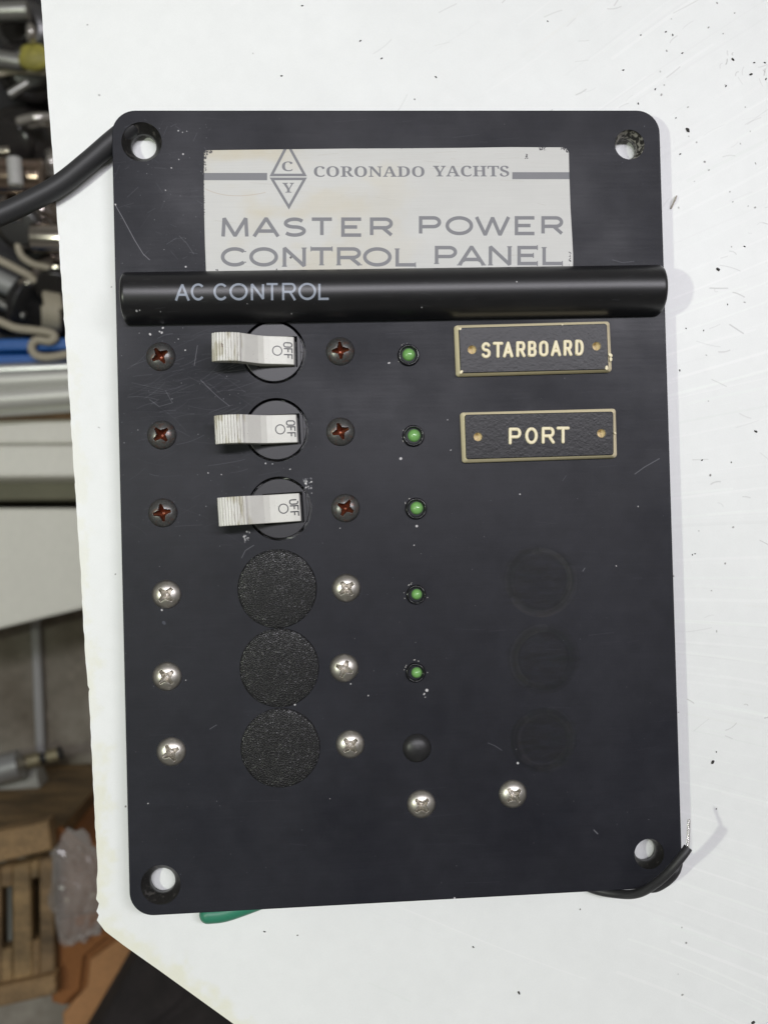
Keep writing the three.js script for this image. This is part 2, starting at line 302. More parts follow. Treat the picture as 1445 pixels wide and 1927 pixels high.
{
  const c = canvas(PW, PH), r = canvas(PW, PH), b = canvas(PW, PH);
  paint(c, (i, j) => {
    const n = fbm(i * 0.004, j * 0.004, 4) - 0.5, g = fbm(i * 0.012, j * 0.35, 3) - 0.5, f = hash(i, j) - 0.5, s = fbm(i * 0.03 + 5, j * 0.03, 3) - 0.5;
    const v = 28 + 9 * n + 4 * g + 6 * f + 8 * s; return [v - 1, v, v + 7];
  });
  paint(r, (i, j) => {
    const n = fbm(i * 0.005 + 30, j * 0.005, 5) - 0.5, g = fbm(i * 0.01, j * 0.3 + 70, 3) - 0.5;
    const v = 122 + 90 * n + 16 * g + 10 * (hash(i, j + 999) - 0.5); return [v, v, v];
  });
  paint(b, (i, j) => { const v = 128 + 22 * (fbm(i * 0.02, j * 0.5, 3) - 0.5) + 50 * (fbm(i * 0.25, j * 0.25, 2) - 0.5); return [v, v, v]; });
  const gc = c.getContext('2d'), gr = r.getContext('2d'), gb = b.getContext('2d');
  const line = (pts, w, a, col = '196,194,198') => { gc.strokeStyle = `rgba(${col},${a})`; gc.lineWidth = w * PS; gc.lineCap = 'round'; gc.beginPath(); pts.forEach((p, i) => gc[i ? 'lineTo' : 'moveTo'](...toP(...p))); gc.stroke(); };
  const dot = (x, y, s, a, col = '215,213,212') => { const p = toP(x, y); gc.fillStyle = `rgba(${col},${a})`; gc.beginPath(); gc.ellipse(p[0], p[1], s * PS, s * PS * rr(0.6, 1), rr(0, 3), 0, 7); gc.fill(); };
  // long scratches
  line([[216, 383], [232, 411], [254, 452], [270, 478], [282, 489]], 1.1, 0.6); line([[338, 444], [352, 458], [365, 478]], 1.4, 0.22); line([[1194, 892], [1212, 879], [1240, 863]], 1.5, 0.4);
  line([[1152, 489], [1170, 494], [1192, 492]], 1.6, 0.25); line([[1117, 1562], [1124, 1569]], 2.4, 0.4); line([[918, 1398], [932, 1404], [944, 1412]], 1.2, 0.3); line([[395, 1372], [408, 1364]], 1, 0.4);
  line([[378, 715], [398, 735], [412, 748], [432, 764]], 1.3, 0.34); line([[372, 650], [366, 688]], 1.1, 0.45); line([[312, 735], [325, 758], [300, 765], [282, 752]], 1.1, 0.3); line([[455, 1050], [462, 1036], [478, 1026]], 1.4, 0.35);
  line([[1065, 895], [1058, 905]], 1.2, 0.2); line([[1096, 1075], [1100, 1069]], 1.4, 0.4);
  // fine arcs left of the switches
  for (let k = 0; k < 150; k++) {
    const x = rr(240, 470), y = k % 3 ? rr(680, 800) : rr(620, 1000), a = rr(-0.55, -0.05) + (rnd() < 0.25 ? rr(0.2, 1.2) : 0), L = rr(14, 80), cv = rr(-0.25, 0.25), s = [];
    for (let q = 0; q <= 6; q++) s.push([x + Math.cos(a + cv * q / 6) * L * q / 6, y + Math.sin(a + cv * q / 6) * L * q / 6]);
    line(s, rr(0.5, 1.3), rr(0.04, 0.2));
  }
  for (let k = 0; k < 160; k++) { const x = rr(225, 1250), y = rr(215, 1690), L = rr(10, 70), a = rr(-0.2, 0.12); line([[x, y], [x + L * Math.cos(a), y + L * Math.sin(a)]], rr(0.5, 1), rr(0.02, 0.1)); }
  for (let k = 0; k < 46; k++) { const x = rr(215, 420), y = rr(230, 500), L = rr(4, 30), a = rr(-1.2, 1.2); line([[x, y], [x + L * Math.cos(a), y + L * Math.sin(a)]], rr(0.6, 1.3), rr(0.05, 0.26)); }
  // chips through the paint to bare metal
  for (const [x, y, s] of [[283, 629, 2.6], [301, 624, 2], [305, 626, 2.4], [307, 617, 2.2], [349, 659, 1.7], [336, 638, 1.2], [732, 683, 2.6], [754, 863, 2.8], [784, 990, 2.4], [640, 994, 1.4], [350, 502, 1.8], [323, 316, 1.6], [345, 290, 1.8], [337, 300, 1.3], [336, 246, 1.5], [344, 249, 1.3], [352, 247, 1.1], [312, 358, 1.5], [779, 1026, 1.4], [842, 790, 1.3], [848, 847, 1.5], [1159, 1065, 1.6], [978, 930, 1.6], [1200, 953, 1.5], [803, 1299, 3], [798, 1306, 2.4], [800, 1312, 1.4], [693, 1309, 1.6], [660, 1287, 1.5], [279, 1512, 1.5], [974, 1436, 2.4], [971, 1410, 1.6], [555, 1326, 2], [305, 1148, 2], [621, 1503, 1], [392, 890, 1.6], [417, 893, 1.2], [546, 883, 1.6], [855, 1690, 2], [218, 385, 1.8], [233, 1250, 1.4], [500, 872, 1.8], [513, 873, 1.4], [350, 1280, 1.2]]) dot(x, y, s, 0.85);
  for (let k = 0; k < 26; k++) dot(578 + rr(-8, 9), 918 + rr(-18, 16), rr(0.7, 2.4), rr(0.3, 0.9)); for (let k = 0; k < 18; k++) dot(464 + rr(-5, 6), 1012 + rr(-12, 9), rr(0.7, 2.2), rr(0.3, 0.9));
  for (let k = 0; k < 220; k++) dot(rr(220, 1270), rr(215, 1700), rr(0.4, 0.95), rr(0.1, 0.5)); for (let k = 0; k < 60; k++) dot(rr(225, 480), rr(600, 1040), rr(0.4, 1.1), rr(0.2, 0.7)); for (let k = 0; k < 60; k++) dot(rr(215, 390), rr(225, 500), rr(0.4, 1.1), rr(0.15, 0.6));
  dot(309, 1172, 4, 0.3, '150,158,170'); dot(313, 1415, 5, 0.06);
  // rubbed halos of grime round the screws, and the marks of three old round caps on the right
  for (const [x, y, R] of ghost) {
    for (let k = 0; k < 260; k++) { const a = rr(0, 6.283), q = R * Math.sqrt(rnd()) * 0.98, p = toP(x + q * Math.cos(a), y + q * Math.sin(a)); gc.fillStyle = `rgba(8,9,9,${rr(0.03, 0.1)})`; gc.beginPath(); gc.ellipse(p[0], p[1], rr(8, 30), rr(2, 9), -0.02, 0, 7); gc.fill(); }
    for (let k = 0; k < 26; k++) { const p = toP(x + rr(-2.5, 2.5), y + rr(-2.5, 2.5)), a0 = rr(0, 6.3), q = (R - rr(0, 11)) * PS; gc.strokeStyle = `rgba(${rnd() < 0.75 ? '4,5,6' : '96,92,86'},${rr(0.04, 0.13)})`; gc.lineWidth = rr(6, 24); gc.beginPath(); gc.ellipse(p[0], p[1], q, q, 0, a0, a0 + rr(0.6, 3)); gc.stroke(); }
    const p = toP(x, y); gr.fillStyle = 'rgba(150,150,150,0.35)'; gr.beginPath(); gr.arc(p[0], p[1], R * PS, 0, 7); gr.fill();
    gb.strokeStyle = 'rgba(0,0,0,0.12)'; gb.lineWidth = 9; gb.beginPath(); gb.arc(p[0], p[1], R * PS, 0, 7); gb.stroke(); gb.strokeStyle = 'rgba(255,255,255,0.07)'; gb.lineWidth = 7; gb.beginPath(); gb.arc(p[0], p[1], (R - 3) * PS, 0, 7); gb.stroke();
  }
  // thumb smears
  for (let k = 0; k < 260; k++) { const x = rr(330, 1240), y = rr(700, 1640), p = toP(x, y); gr.fillStyle = `rgba(${rnd() < 0.5 ? '80,80,80' : '175,175,175'},${rr(0.03, 0.1)})`; gr.beginPath(); gr.ellipse(p[0], p[1], rr(15, 80), rr(10, 50), rr(-0.5, 0.3), 0, 7); gr.fill(); }
  plateMat = phys({ map: tex(c), roughnessMap: tex(r, false), roughness: 1, specularIntensity: 0.5, bumpMap: tex(b, false), bumpScale: 0.00002 });
  const out = rounded(corner, 6.4 * mm, 10);
  const hs = [...holes.map((h) => ({ x: h.x, z: h.z, r: h.R })), ...breakers.map((h) => ({ x: h.x, z: h.z, r: 8.9 * mm })), ...screws.map(([x, y]) => { const p = on(x, y, 1 * mm); return { x: p[0], z: p[1], r: 2.2 * mm }; })];
  part('plate', planarUV(slab(out, -THICK, 0, 0.25 * mm, hs, 3), PX0, PZ0, PX1, PZ1), plateMat, panel);
}
// the four countersunk mounting holes, their paint worn through in places
{
  const c = canvas(512, 128);
  paint(c, (i, j) => { const n = fbm(i * 0.05 + 9, j * 0.12, 4), w = smooth(0.6, 0.74, n) * 36, v = 30 + 22 * (fbm(i * 0.25, j * 0.4, 2) - 0.5) + w; return [v, v * 0.97, v * 0.93]; });
  const worn = phys({ map: tex(c), roughness: 0.38 });
  const c2 = canvas(512, 128);
  paint(c2, (i, j) => { const n = fbm(i * 0.06, j * 0.12, 4), m = fbm(i * 0.3, j * 0.5, 2), v = 44 + 110 * smooth(0.38, 0.6, n) + 40 * (m - 0.5); return [v, v * 0.98, v * 0.93]; });
  const bare = phys({ map: tex(c2), roughness: 0.42 });
  holes.forEach((h, i) => part('countersink', lathe([[h.R + 0.05 * mm, -0.3 * mm], [h.R - 0.1 * mm, -0.28 * mm], [h.r + 0.25 * mm, -2.9 * mm], [h.r, -3.3 * mm], [h.r, -THICK + 0.05 * mm], [h.R + 0.05 * mm, -THICK + 0.05 * mm]], 56), i === 1 ? bare : worn, panel, h.x, 0, h.z));
}

// ---- the silver name plate
{
  const q = [[384.5, 284], [392, 282.5], [470, 281.5], [560, 280.5], [660, 279.3], [760, 279], [870, 278], [960, 276.6], [1020, 277], [1058, 277], [1066, 280], [1070, 287], [1071, 330], [1073, 390], [1076, 440], [1078, 480], [1078, 500], [1073, 508.5], [1064, 510.5], [960, 511], [800, 512.5], [640, 513], [480, 514], [394, 514], [388, 510], [386, 460], [384.5, 400], [384, 340]].map((p) => on(...p, 0.3 * mm));
  const X0 = on(376, 270)[0], X1 = on(1086, 270)[0], Z0 = on(700, 268)[1], Z1 = on(700, 524)[1], W = 2048, H = Math.round(2048 * (Z1 - Z0) / (X1 - X0));
  const K = W / (X1 - X0), T = (x, y) => { const p = on(x, y, 0.3 * mm); return [(p[0] - X0) * K, (p[1] - Z0) * K]; };
  const S = K / 6.93e3, c = canvas(W, H);
  paint(c, (i, j) => {
    const n = fbm(i * 0.004, j * 0.006, 4) - 0.5, g = fbm(i * 0.006, j * 0.4, 3) - 0.5, f = hash(i, j) - 0.5;
    const st = smooth(0.42, 0.68, fbm(i * 0.0028 + 3, j * 0.006 + 1, 5)) * smooth(1150, 500, i) + 0.5 * smooth(0.55, 0.75, fbm(i * 0.004 + 50, j * 0.005, 4)) * smooth(1500, 900, i);
    const v = 190 + 9 * n + 7 * g + 5 * f; return [v - 1 * st, v - 5 * st, v - 3 - 14 * st];
  });
  const g = c.getContext('2d'), ink = '#6c6d71';
  g.strokeStyle = ink; g.fillStyle = ink; g.lineJoin = 'miter'; g.miterLimit = 1.8;
  const quad = (x0, y0, x1, y1, dy = 0) => { g.beginPath(); g.moveTo(...T(x0, y0)); g.lineTo(...T(x1, y0 + dy)); g.lineTo(...T(x1, y1 + dy)); g.lineTo(...T(x0, y1)); g.closePath(); g.fill(); };
  quad(376, 325.5, 503, 339.2); quad(963.5, 324, 1082, 337.2);
  const glyph = (ch, x0, x1, y0, y1, w, serif) => {
    const h = w / 2;
    for (const s of STROKES[ch]) {
      const pts = s.map(([u, v]) => T(x0 + h + (x1 - x0 - w) * u, 'AWMN'.includes(ch) ? y1 - h * 0.1 - (y1 - y0 - h * 0.5) * v : y1 - h * 0.9 - (y1 - y0 - w * 0.9) * v));
      g.lineWidth = w * S; g.beginPath(); pts.forEach((p, i) => g[i ? 'lineTo' : 'moveTo'](...p));
      if (ch === 'O') g.closePath(); g.lineCap = 'butt'; g.stroke();
      if (serif && ch !== 'O') for (const [e, o] of [[pts[0], pts[1]], [pts[pts.length - 1], pts[pts.length - 2]]]) {
        const dx = e[0] - o[0], dy = e[1] - o[1], L = Math.hypot(dx, dy), nx = -dy / L, ny = dx / L, k = w * 0.72 * S;
        const steep = Math.abs(dy) > Math.abs(dx) * 0.5; g.lineWidth = 2 * S; g.beginPath();
        if (steep) { g.moveTo(e[0] - k, e[1]); g.lineTo(e[0] + k, e[1]); } else { g.moveTo(e[0] - nx * k, e[1] - ny * k); g.lineTo(e[0] + nx * k, e[1] + ny * k); } g.stroke();
      }
    }
  };
  const row = (list, y0, y1, serif) => list.forEach(([ch, a, b]) => glyph(ch, a, b, y0, y1, 6.7, serif));
  row([['M', 416, 469], ['A', 475, 527], ['S', 532, 577], ['T', 583.5, 628], ['E', 642, 683], ['R', 696, 740]], 409.5, 445.5, false);
  row([['P', 788, 830], ['O', 838, 890], ['W', 893, 960], ['E', 968, 1008.5], ['R', 1018, 1060]], 407, 442.5, false);
  row([['C', 416, 468], ['O', 469.5, 523.5], ['N', 531, 577], ['T', 582, 628.5], ['R', 634, 680], ['O', 683, 737], ['L', 744, 785]], 465.5, 501.5, true);
  row([['P', 818, 860], ['A', 861, 913], ['N', 918, 963], ['E', 973, 1014], ['L', 1020, 1061]], 463, 499, true);
  // the two triangles of the emblem
  const tri = (pts, w) => { g.lineWidth = w * S; g.beginPath(); pts.forEach((p, i) => g[i ? 'lineTo' : 'moveTo'](...T(...p))); g.closePath(); g.stroke(); };
  g.miterLimit = 6; tri([[511.5, 329.3], [573.5, 329.3], [541.6, 271.5]], 5); tri([[512, 336.6], [573.5, 336.6], [543.8, 389.5]], 5);
  const word = (s, xa, xb, y0, y1, font) => {      // fits a word between xa..xb, cap line y0, base line y1
    g.save(); const a = T(xa, y1), b = T(xb, y1), up = T(xa, y0); g.font = font; const m = g.measureText(s);
    const L = m.actualBoundingBoxLeft, w = m.actualBoundingBoxRight + L, cap = g.measureText('H').actualBoundingBoxAscent;
    g.transform((b[0] - a[0]) / w, (b[1] - a[1]) / w, 0, Math.abs(up[1] - a[1]) / cap, a[0], a[1]); g.fillText(s, L, 0); g.restore();
  };
  word('CORONADO', 591, 799, 313, 332.6, 'bold 200px serif'); word('YACHTS', 815, 958, 312, 332, 'bold 200px serif');
  word('C', 531, 551, 304, 322, 'bold 200px serif'); word('Y', 532, 554, 344, 362.5, 'bold 200px serif');
  // black paint left on the sticker's rim, nicks and stains
  const nick = (x, y, n, sx, sy) => { for (let k = 0; k < n; k++) { const p = T(x + rr(-sx, sx), y + rr(-sy, sy)); g.fillStyle = `rgba(30,28,32,${rr(0.5, 1)})`; g.beginPath(); g.ellipse(p[0], p[1], rr(1, 4), rr(1, 4), rr(0, 3), 0, 7); g.fill(); } };
  nick(386, 290, 60, 5, 9); nick(392, 285, 30, 8, 3); nick(385, 308, 25, 3, 14); nick(384, 380, 30, 1.6, 40); nick(388, 512, 14, 3, 3); nick(990, 294, 16, 2.4, 4); nick(1019, 280, 30, 7, 2.6); nick(1060, 280, 22, 5, 2); nick(1067, 284, 14, 2, 3); nick(547, 484, 8, 1.6, 2); nick(520, 507, 4, 1.4, 1.2); nick(410, 508, 6, 3, 0.7); nick(1072, 490, 26, 2, 18); nick(720, 278, 20, 60, 1);
  for (let k = 0; k < 60; k++) { const x = rr(390, 1070), y = rr(285, 508), p = T(x, y); g.strokeStyle = `rgba(120,104,84,${rr(0.03, 0.14)})`; g.lineWidth = rr(0.8, 3); g.beginPath(); g.moveTo(...p); g.lineTo(...T(x + rr(10, 60), y + rr(-6, 6))); g.stroke(); }
  g.strokeStyle = 'rgba(150,120,90,0.28)'; g.lineWidth = 4; g.beginPath(); g.moveTo(...T(386, 355)); g.quadraticCurveTo(...T(430, 378), ...T(500, 362)); g.stroke();
  part('name_plate', planarUV(slab(q, 0, 0.3 * mm, 0.06 * mm, [], 1), X0, Z0, X1, Z1), std({ map: tex(c), roughness: 0.46 }), panel).userData.label = 'silver name plate with grey lettering and a diamond emblem';
}

// ---- the half-round moulding with its printed heading
{
  const zt = (on(300, 512)[1] + on(1100, 508)[1]) / 2, zb = (on(300, 611)[1] + on(1100, 597)[1]) / 2;
  const a = 6.9 * mm, b = 8.6 * mm, zc = zb - a, tilt = Math.atan2(on(1100, 597)[1] - on(300, 611)[1], on(1100, 0)[0] - on(300, 0)[0]);
  const xl = on(228, 560, 5 * mm)[0], xr = on(1251.5, 560, 5 * mm)[0], xm = (xl + xr) / 2, Lh = (xr - xl) / 2;
  const secs = [[-1, 0.02], [-1, 0.72], [-0.998, 0.86], [-0.994, 0.95], [-0.988, 0.99], [-0.98, 1]], all = [...secs];
  for (let k = 1; k < 14; k++) all.push([-0.98 + 1.96 * k / 14, 1]);
  all.push(...secs.map(([s, k]) => [-s, k]).reverse());
  const n = 40, pos = [], idx = [];
  all.forEach(([s, k]) => { for (let i = 0; i <= n; i++) { const t = Math.PI * i / n, e = 0.92; pos.push(s * Lh, b * k ** 0.8 * Math.sin(t) ** e + (i === 0 || i === n ? -0.3 * mm : 0), a * Math.sign(Math.cos(t)) * Math.abs(Math.cos(t)) ** e * (0.35 + 0.65 * k)); } });
  for (let r = 0; r < all.length - 1; r++) for (let i = 0; i < n; i++) { const p = r * (n + 1) + i, q = p + n + 1; idx.push(p, p + 1, q, q, p + 1, q + 1); }
  const g = new THREE.BufferGeometry(); g.setAttribute('position', new THREE.Float32BufferAttribute(pos, 3)); g.setIndex(idx); g.computeVertexNormals();
  const W = 2048, H = 256, K = W / (2 * Lh), c = canvas(W, H);
  planarUV(g, -Lh, -H / K / 2, Lh, H / K / 2);
  paint(c, (i, j) => { const v = 24 + 8 * (fbm(i * 0.01, j * 0.02, 3) - 0.5) + 4 * (hash(i, j) - 0.5); return [v, v, v + 2]; });
  const x = c.getContext('2d'), cs = Math.cos(-tilt), sn = Math.sin(-tilt);
  const T = (px, py) => { const p = on(px, py, b), dx = p[0] - xm, dz = p[1] - zc; return [(dx * cs - dz * sn + Lh) * K, (dx * sn + dz * cs) * K + H / 2]; };
  x.strokeStyle = 'rgba(150,158,172,0.92)'; x.lineJoin = 'miter'; x.miterLimit = 1.7; x.lineCap = 'butt'; x.lineWidth = 4.4 * K / 7.15e3;
  for (const [ch, xa, xb] of [['A', 329, 357.5], ['C', 359.5, 386.5], ['C', 402, 430], ['O', 432, 466.5], ['N', 471.5, 498], ['T', 499.5, 525], ['R', 531, 557.5], ['O', 561.5, 595], ['L', 599, 621]]) for (const s of STROKES[ch]) {
    const h = 2.15, dy = (xa - 330) * 0.005; x.beginPath();
    s.forEach(([u, v], i) => x[i ? 'lineTo' : 'moveTo'](...T(xa + h + (xb - xa - 2 * h) * u, 565 - dy - h - (32 - 2 * h) * v + (v === 0 && ch !== 'O' && ch !== 'C' && ch !== 'L' ? h : 0)))); if (ch === 'O') x.closePath(); x.stroke();
  }
  for (let k = 0; k < 30; k++) { const p = T(rr(325, 625), rr(533, 566)); x.fillStyle = 'rgba(24,24,27,0.75)'; x.beginPath(); x.ellipse(p[0], p[1], rr(0.6, 2.2), rr(0.5, 1.6), rr(0, 3), 0, 7); x.fill(); }
  for (let k = 0; k < 70; k++) { const px = rr(240, 1240), py = rr(520, 600), p = T(px, py), q = T(px + rr(4, 26), py + rr(-3, 3)); x.strokeStyle = `rgba(150,150,152,${rr(0.05, 0.25)})`; x.lineWidth = rr(0.8, 1.8); x.beginPath(); x.moveTo(...p); x.lineTo(...q); x.stroke(); }
  for (const [px, py, s] of [[255, 582, 2.4], [261, 581, 1.6], [300, 583, 1.2], [972, 530, 1.8], [548, 585, 1.4], [465, 570, 1], [795, 575, 1.5]]) { const p = T(px, py); x.fillStyle = 'rgba(200,200,200,0.8)'; x.beginPath(); x.arc(p[0], p[1], s * 1.6, 0, 7); x.fill(); }
  const o = part('ridge_moulding', g, phys({ map: tex(c), roughness: 0.35, side: THREE.DoubleSide }), panel, xm, 0, zc); o.rotation.y = -tilt;
}

// ---- three toggle circuit breakers
{
  const prof = [[5.6, -2.5], [5.6, 1.0], [5.35, 1.35], [3.6, 1.95], [1.4, 2.35], [-0.9, 2.75], [-2.4, 3.2], [-3.9, 4.0], [-5.6, 5.4], [-7.2, 6.75], [-8.1, 7.35]];
  const ribY = (x) => 8.55 - 0.055 * (x + 12) ** 2 - (x < -14.4 ? 0.5 * (x + 14.4) ** 2 : 0);
  for (let k = 0; k < 9; k++) { const x = -8.3 - k * 0.78; prof.push([x, ribY(x) - 0.02], [x - 0.34, ribY(x - 0.34) + 0.06], [x - 0.54, ribY(x - 0.54) + 0.02], [x - 0.66, ribY(x - 0.66) - 0.26]); }
  prof.push([-15.5, 7.55], [-15.75, 7.0], [-15.6, 6.4], [-14.4, 5.75], [-12.2, 5.2], [-9.6, 4.3], [-7.2, 2.9], [-5.2, 1.0], [-4.2, -0.6], [-4.0, -2.5]);
  const sh = new THREE.Shape(prof.map(([x, y]) => new THREE.Vector2(x * mm, y * mm)));
  const wide = 7.5 * mm, g = new THREE.ExtrudeGeometry(sh, { depth: wide - 0.4 * mm, bevelEnabled: true, bevelThickness: 0.2 * mm, bevelSize: 0.15 * mm, bevelOffset: -0.15 * mm, bevelSegments: 2, curveSegments: 4 });
  g.translate(0, 0, -wide / 2 + 0.2 * mm);
  const X0 = -16.2 * mm, X1 = 6.4 * mm, Z0 = -4 * mm, Z1 = 4 * mm, W = 904, H = 320;
  planarUV(g, X0, Z0, X1, Z1);
  const print = (worn) => {
    const c = canvas(W, H), k = 40; // texture pixels per millimetre
    paint(c, (i, j) => { const x = i / k - 16.2, n = fbm(i * 0.01, j * 0.012 + worn * 40, 4) - 0.5, f = hash(i, j + worn * 77) - 0.5, d = smooth(0.5, 0.72, fbm(i * 0.03 + worn * 11, j * 0.006, 4)) * smooth(-6, -9, x); const v = 206 + 8 * n + 5 * f - 30 * d; return [v, v - 1 - 3 * d, v - 7 - 14 * d]; });
    const q = c.getContext('2d'), P = (x, z) => [(x + 16.2) * k, (z + 4) * k];
    q.strokeStyle = '#26262a'; q.lineCap = 'butt'; q.lineJoin = 'miter';
    q.lineWidth = 0.27 * k; q.beginPath(); q.arc(...P(1.1, 0.15), 1.22 * k, 0, 7); q.stroke();
    // OFF, turned a quarter turn: reads down the lever, letter tops towards the end
    [['U', 0], ['F', 1], ['F', 2]].forEach(([ch, n]) => { for (const s of STROKES[ch]) { q.lineWidth = 0.32 * k; q.beginPath(); const zs = -2.05 + n * 1.6, pts = s.map(([u, v]) => P(2.85 + v * 2.15, zs + u * 1.15)); const cut = worn === 2 && ch === 'U'; pts.forEach((p, i) => q[i && !(cut && i > 2 && i < 7) ? 'lineTo' : 'moveTo'](...p)); q.stroke(); } });
    for (let n = 0; n < 60; n++) { const p = P(rr(-16, 5), rr(-3.6, 3.6)); q.fillStyle = `rgba(60,52,46,${rr(0.08, 0.4)})`; q.beginPath(); q.ellipse(p[0], p[1], rr(0.8, 4), rr(0.8, 4), 0, 0, 7); q.fill(); }
    for (let n = 0; n < 26; n++) { const x = rr(-15.4, -8.2), z = rr(-3.5, 2), p = P(x, z); q.strokeStyle = `rgba(96,84,70,${rr(0.08, 0.4)})`; q.lineWidth = rr(1, 5); q.beginPath(); q.moveTo(...p); q.lineTo(...P(x + rr(-0.05, 0.05), z + rr(0.4, 3))); q.stroke(); }
    if (worn === 0) for (let n = 0; n < 14; n++) { const p = P(-12.9 + rr(-0.25, 0.25), -0.4 + rr(-0.5, 0.5)); q.fillStyle = 'rgba(70,34,18,0.8)'; q.beginPath(); q.arc(p[0], p[1], rr(2, 5), 0, 7); q.fill(); }
    return std({ map: tex(c), roughness: 0.36 });
  };
  const circle = Array.from({ length: 72 }, (_, i) => [8.05 * mm * Math.cos(i / 72 * 6.2832), 8.05 * mm * Math.sin(i / 72 * 6.2832)]);
  const slot = [[-4.6, -4.4], [6.6, -4.4], [6.6, 4.4], [-4.6, 4.4]].map(([x, z]) => [x * mm, z * mm]);
  const disc = slab(circle, -3 * mm, -0.2 * mm, 0.2 * mm, [{ pts: slot }], 3);
  const well = slab([[-8.7, -8.7], [8.7, -8.7], [8.7, 8.7], [-8.7, 8.7]].map(([x, z]) => [x * mm * 0.7, z * mm * 0.7]), -4.95 * mm, -3.6 * mm, 0.1 * mm);
  const seam = new THREE.BoxGeometry(0.9 * mm, 0.12 * mm, 0.22 * mm).translate(7.72 * mm, -0.12 * mm, 0.1 * mm);
  const ramp = new THREE.BoxGeometry(1.5 * mm, 0.2 * mm, 8.1 * mm).rotateZ(0.75).translate(6.75 * mm, -0.72 * mm, 0);
  const face = phys({ color: lin(0.021, 0.021, 0.025), roughness: 0.36, specularIntensity: 0.8 }), ringMat = phys({ color: lin(0.006, 0.006, 0.007), roughness: 0.5 });
  breakers.forEach((s, i) => {
    const b = holder('circuit_breaker', panel, s.x, 0, s.z); b.rotation.y = s.a;
    part('bezel', disc, face, b); part('well', well, M.blackPlastic, b); part('slot_ramp', ramp, face, b); part('seam', seam, ringMat, b);
    part('toggle', g, print(i), b).userData.label = 'white ribbed toggle lever printed with OFF and a ring';
    if (i === 0) b.userData.label = 'circuit breaker just below the ridge moulding'; else b.userData.label = i === 1 ? 'middle circuit breaker with the lever dead level' : 'circuit breaker with a partly worn OFF print';
  });
}

// ---- screws with cross recesses
{
  const make = (rusty, k) => {
    const R = 3.9, nr = 52, na = 128, pos = [0, 0, 0], col = [], idx = [];
    const height = (x, z) => {
      const r = Math.hypot(x, z), dome = 2.0 * Math.max(0, 1 - (r / R) ** 2.5) ** 0.7 - 0.03;
      const ax = Math.abs(x), az = Math.abs(z), wob = 0.04 * (fbm(x * 1.3 + k * 9, z * 1.3, 2) - 0.5);
      const hyp = Math.sqrt(ax * az), lim = Math.max(ax, az), thin = Math.min(ax, az);
      const inside = Math.min((0.9 + wob - hyp) / 0.09, (2.35 + wob - lim) / 0.12, (0.74 + wob - thin) / 0.1);
      const dep = smooth(0, 1, inside) * (0.75 + 2.3 * clamp((2.3 - lim) / 2));
      return [dome - dep, smooth(0.1, 0.8, inside)];
    };
    const paintOf = (x, z, rec) => {
      const n = fbm(x * 1.7 + k * 5, z * 1.7 + 3, 4), f = fbm(x * 6 + k, z * 6, 2);
      if (rusty) { const ru = clamp(rec * 1.3 + smooth(0.6, 0.72, n) * 0.35); const a = [0.13 + 0.12 * (f - 0.5), 0.13 + 0.12 * (f - 0.5), 0.127 + 0.12 * (f - 0.5)], b = [0.2 + 0.18 * (f - 0.5), 0.066 + 0.06 * (f - 0.5), 0.034]; return a.map((v, i) => v * (1 - ru) + b[i] * ru); }
      const t = smooth(0.5, 0.75, n) * 0.35; return [0.62 - 0.2 * t, 0.595 - 0.22 * t, 0.55 - 0.26 * t];
    };
    { const h = height(0, 0); pos[1] = h[0]; col.push(...paintOf(0, 0, h[1])); }
    for (let r = 1; r <= nr; r++) for (let a = 0; a < na; a++) {
      const q = R * (r / nr) ** 0.85, t = a / na * 6.28319, x = q * Math.cos(t), z = q * Math.sin(t), h = height(x, z);
      pos.push(x, h[0], z); col.push(...paintOf(x, z, h[1]));
    }
    for (let a = 0; a < na; a++) { const b = (a + 1) % na; idx.push(0, 1 + b, 1 + a); for (let r = 0; r < nr - 1; r++) { const p = 1 + r * na + a, q = 1 + r * na + b; idx.push(p, q, p + na, q, q + na, p + na); } }
    const g = new THREE.BufferGeometry(); g.setAttribute('position', new THREE.Float32BufferAttribute(pos.map((v) => v * mm), 3)); g.setAttribute('color', new THREE.Float32BufferAttribute(col, 3)); g.setIndex(idx); g.computeVertexNormals(); return g;
  };
  const rust = [make(true, 1), make(true, 2)], steel = [make(false, 3), make(false, 4), make(false, 5)];
  const mr = std({ vertexColors: true, roughness: 0.34, metalness: 0.7 }), ms = std({ vertexColors: true, roughness: 0.38, metalness: 1 });
  screws.forEach(([x, y, a, old], i) => {
    const p = on(x, y, 1.0 * mm), s = part('screw', old ? rust[i % 2] : steel[i % 3], old ? mr : ms, panel, p[0], 0, p[1]); s.rotation.y = a * Math.PI / 180;
    s.userData.label = old ? 'darkened screw head with a rusty cross recess' : 'bright steel screw head with a clean cross recess';
  });
}

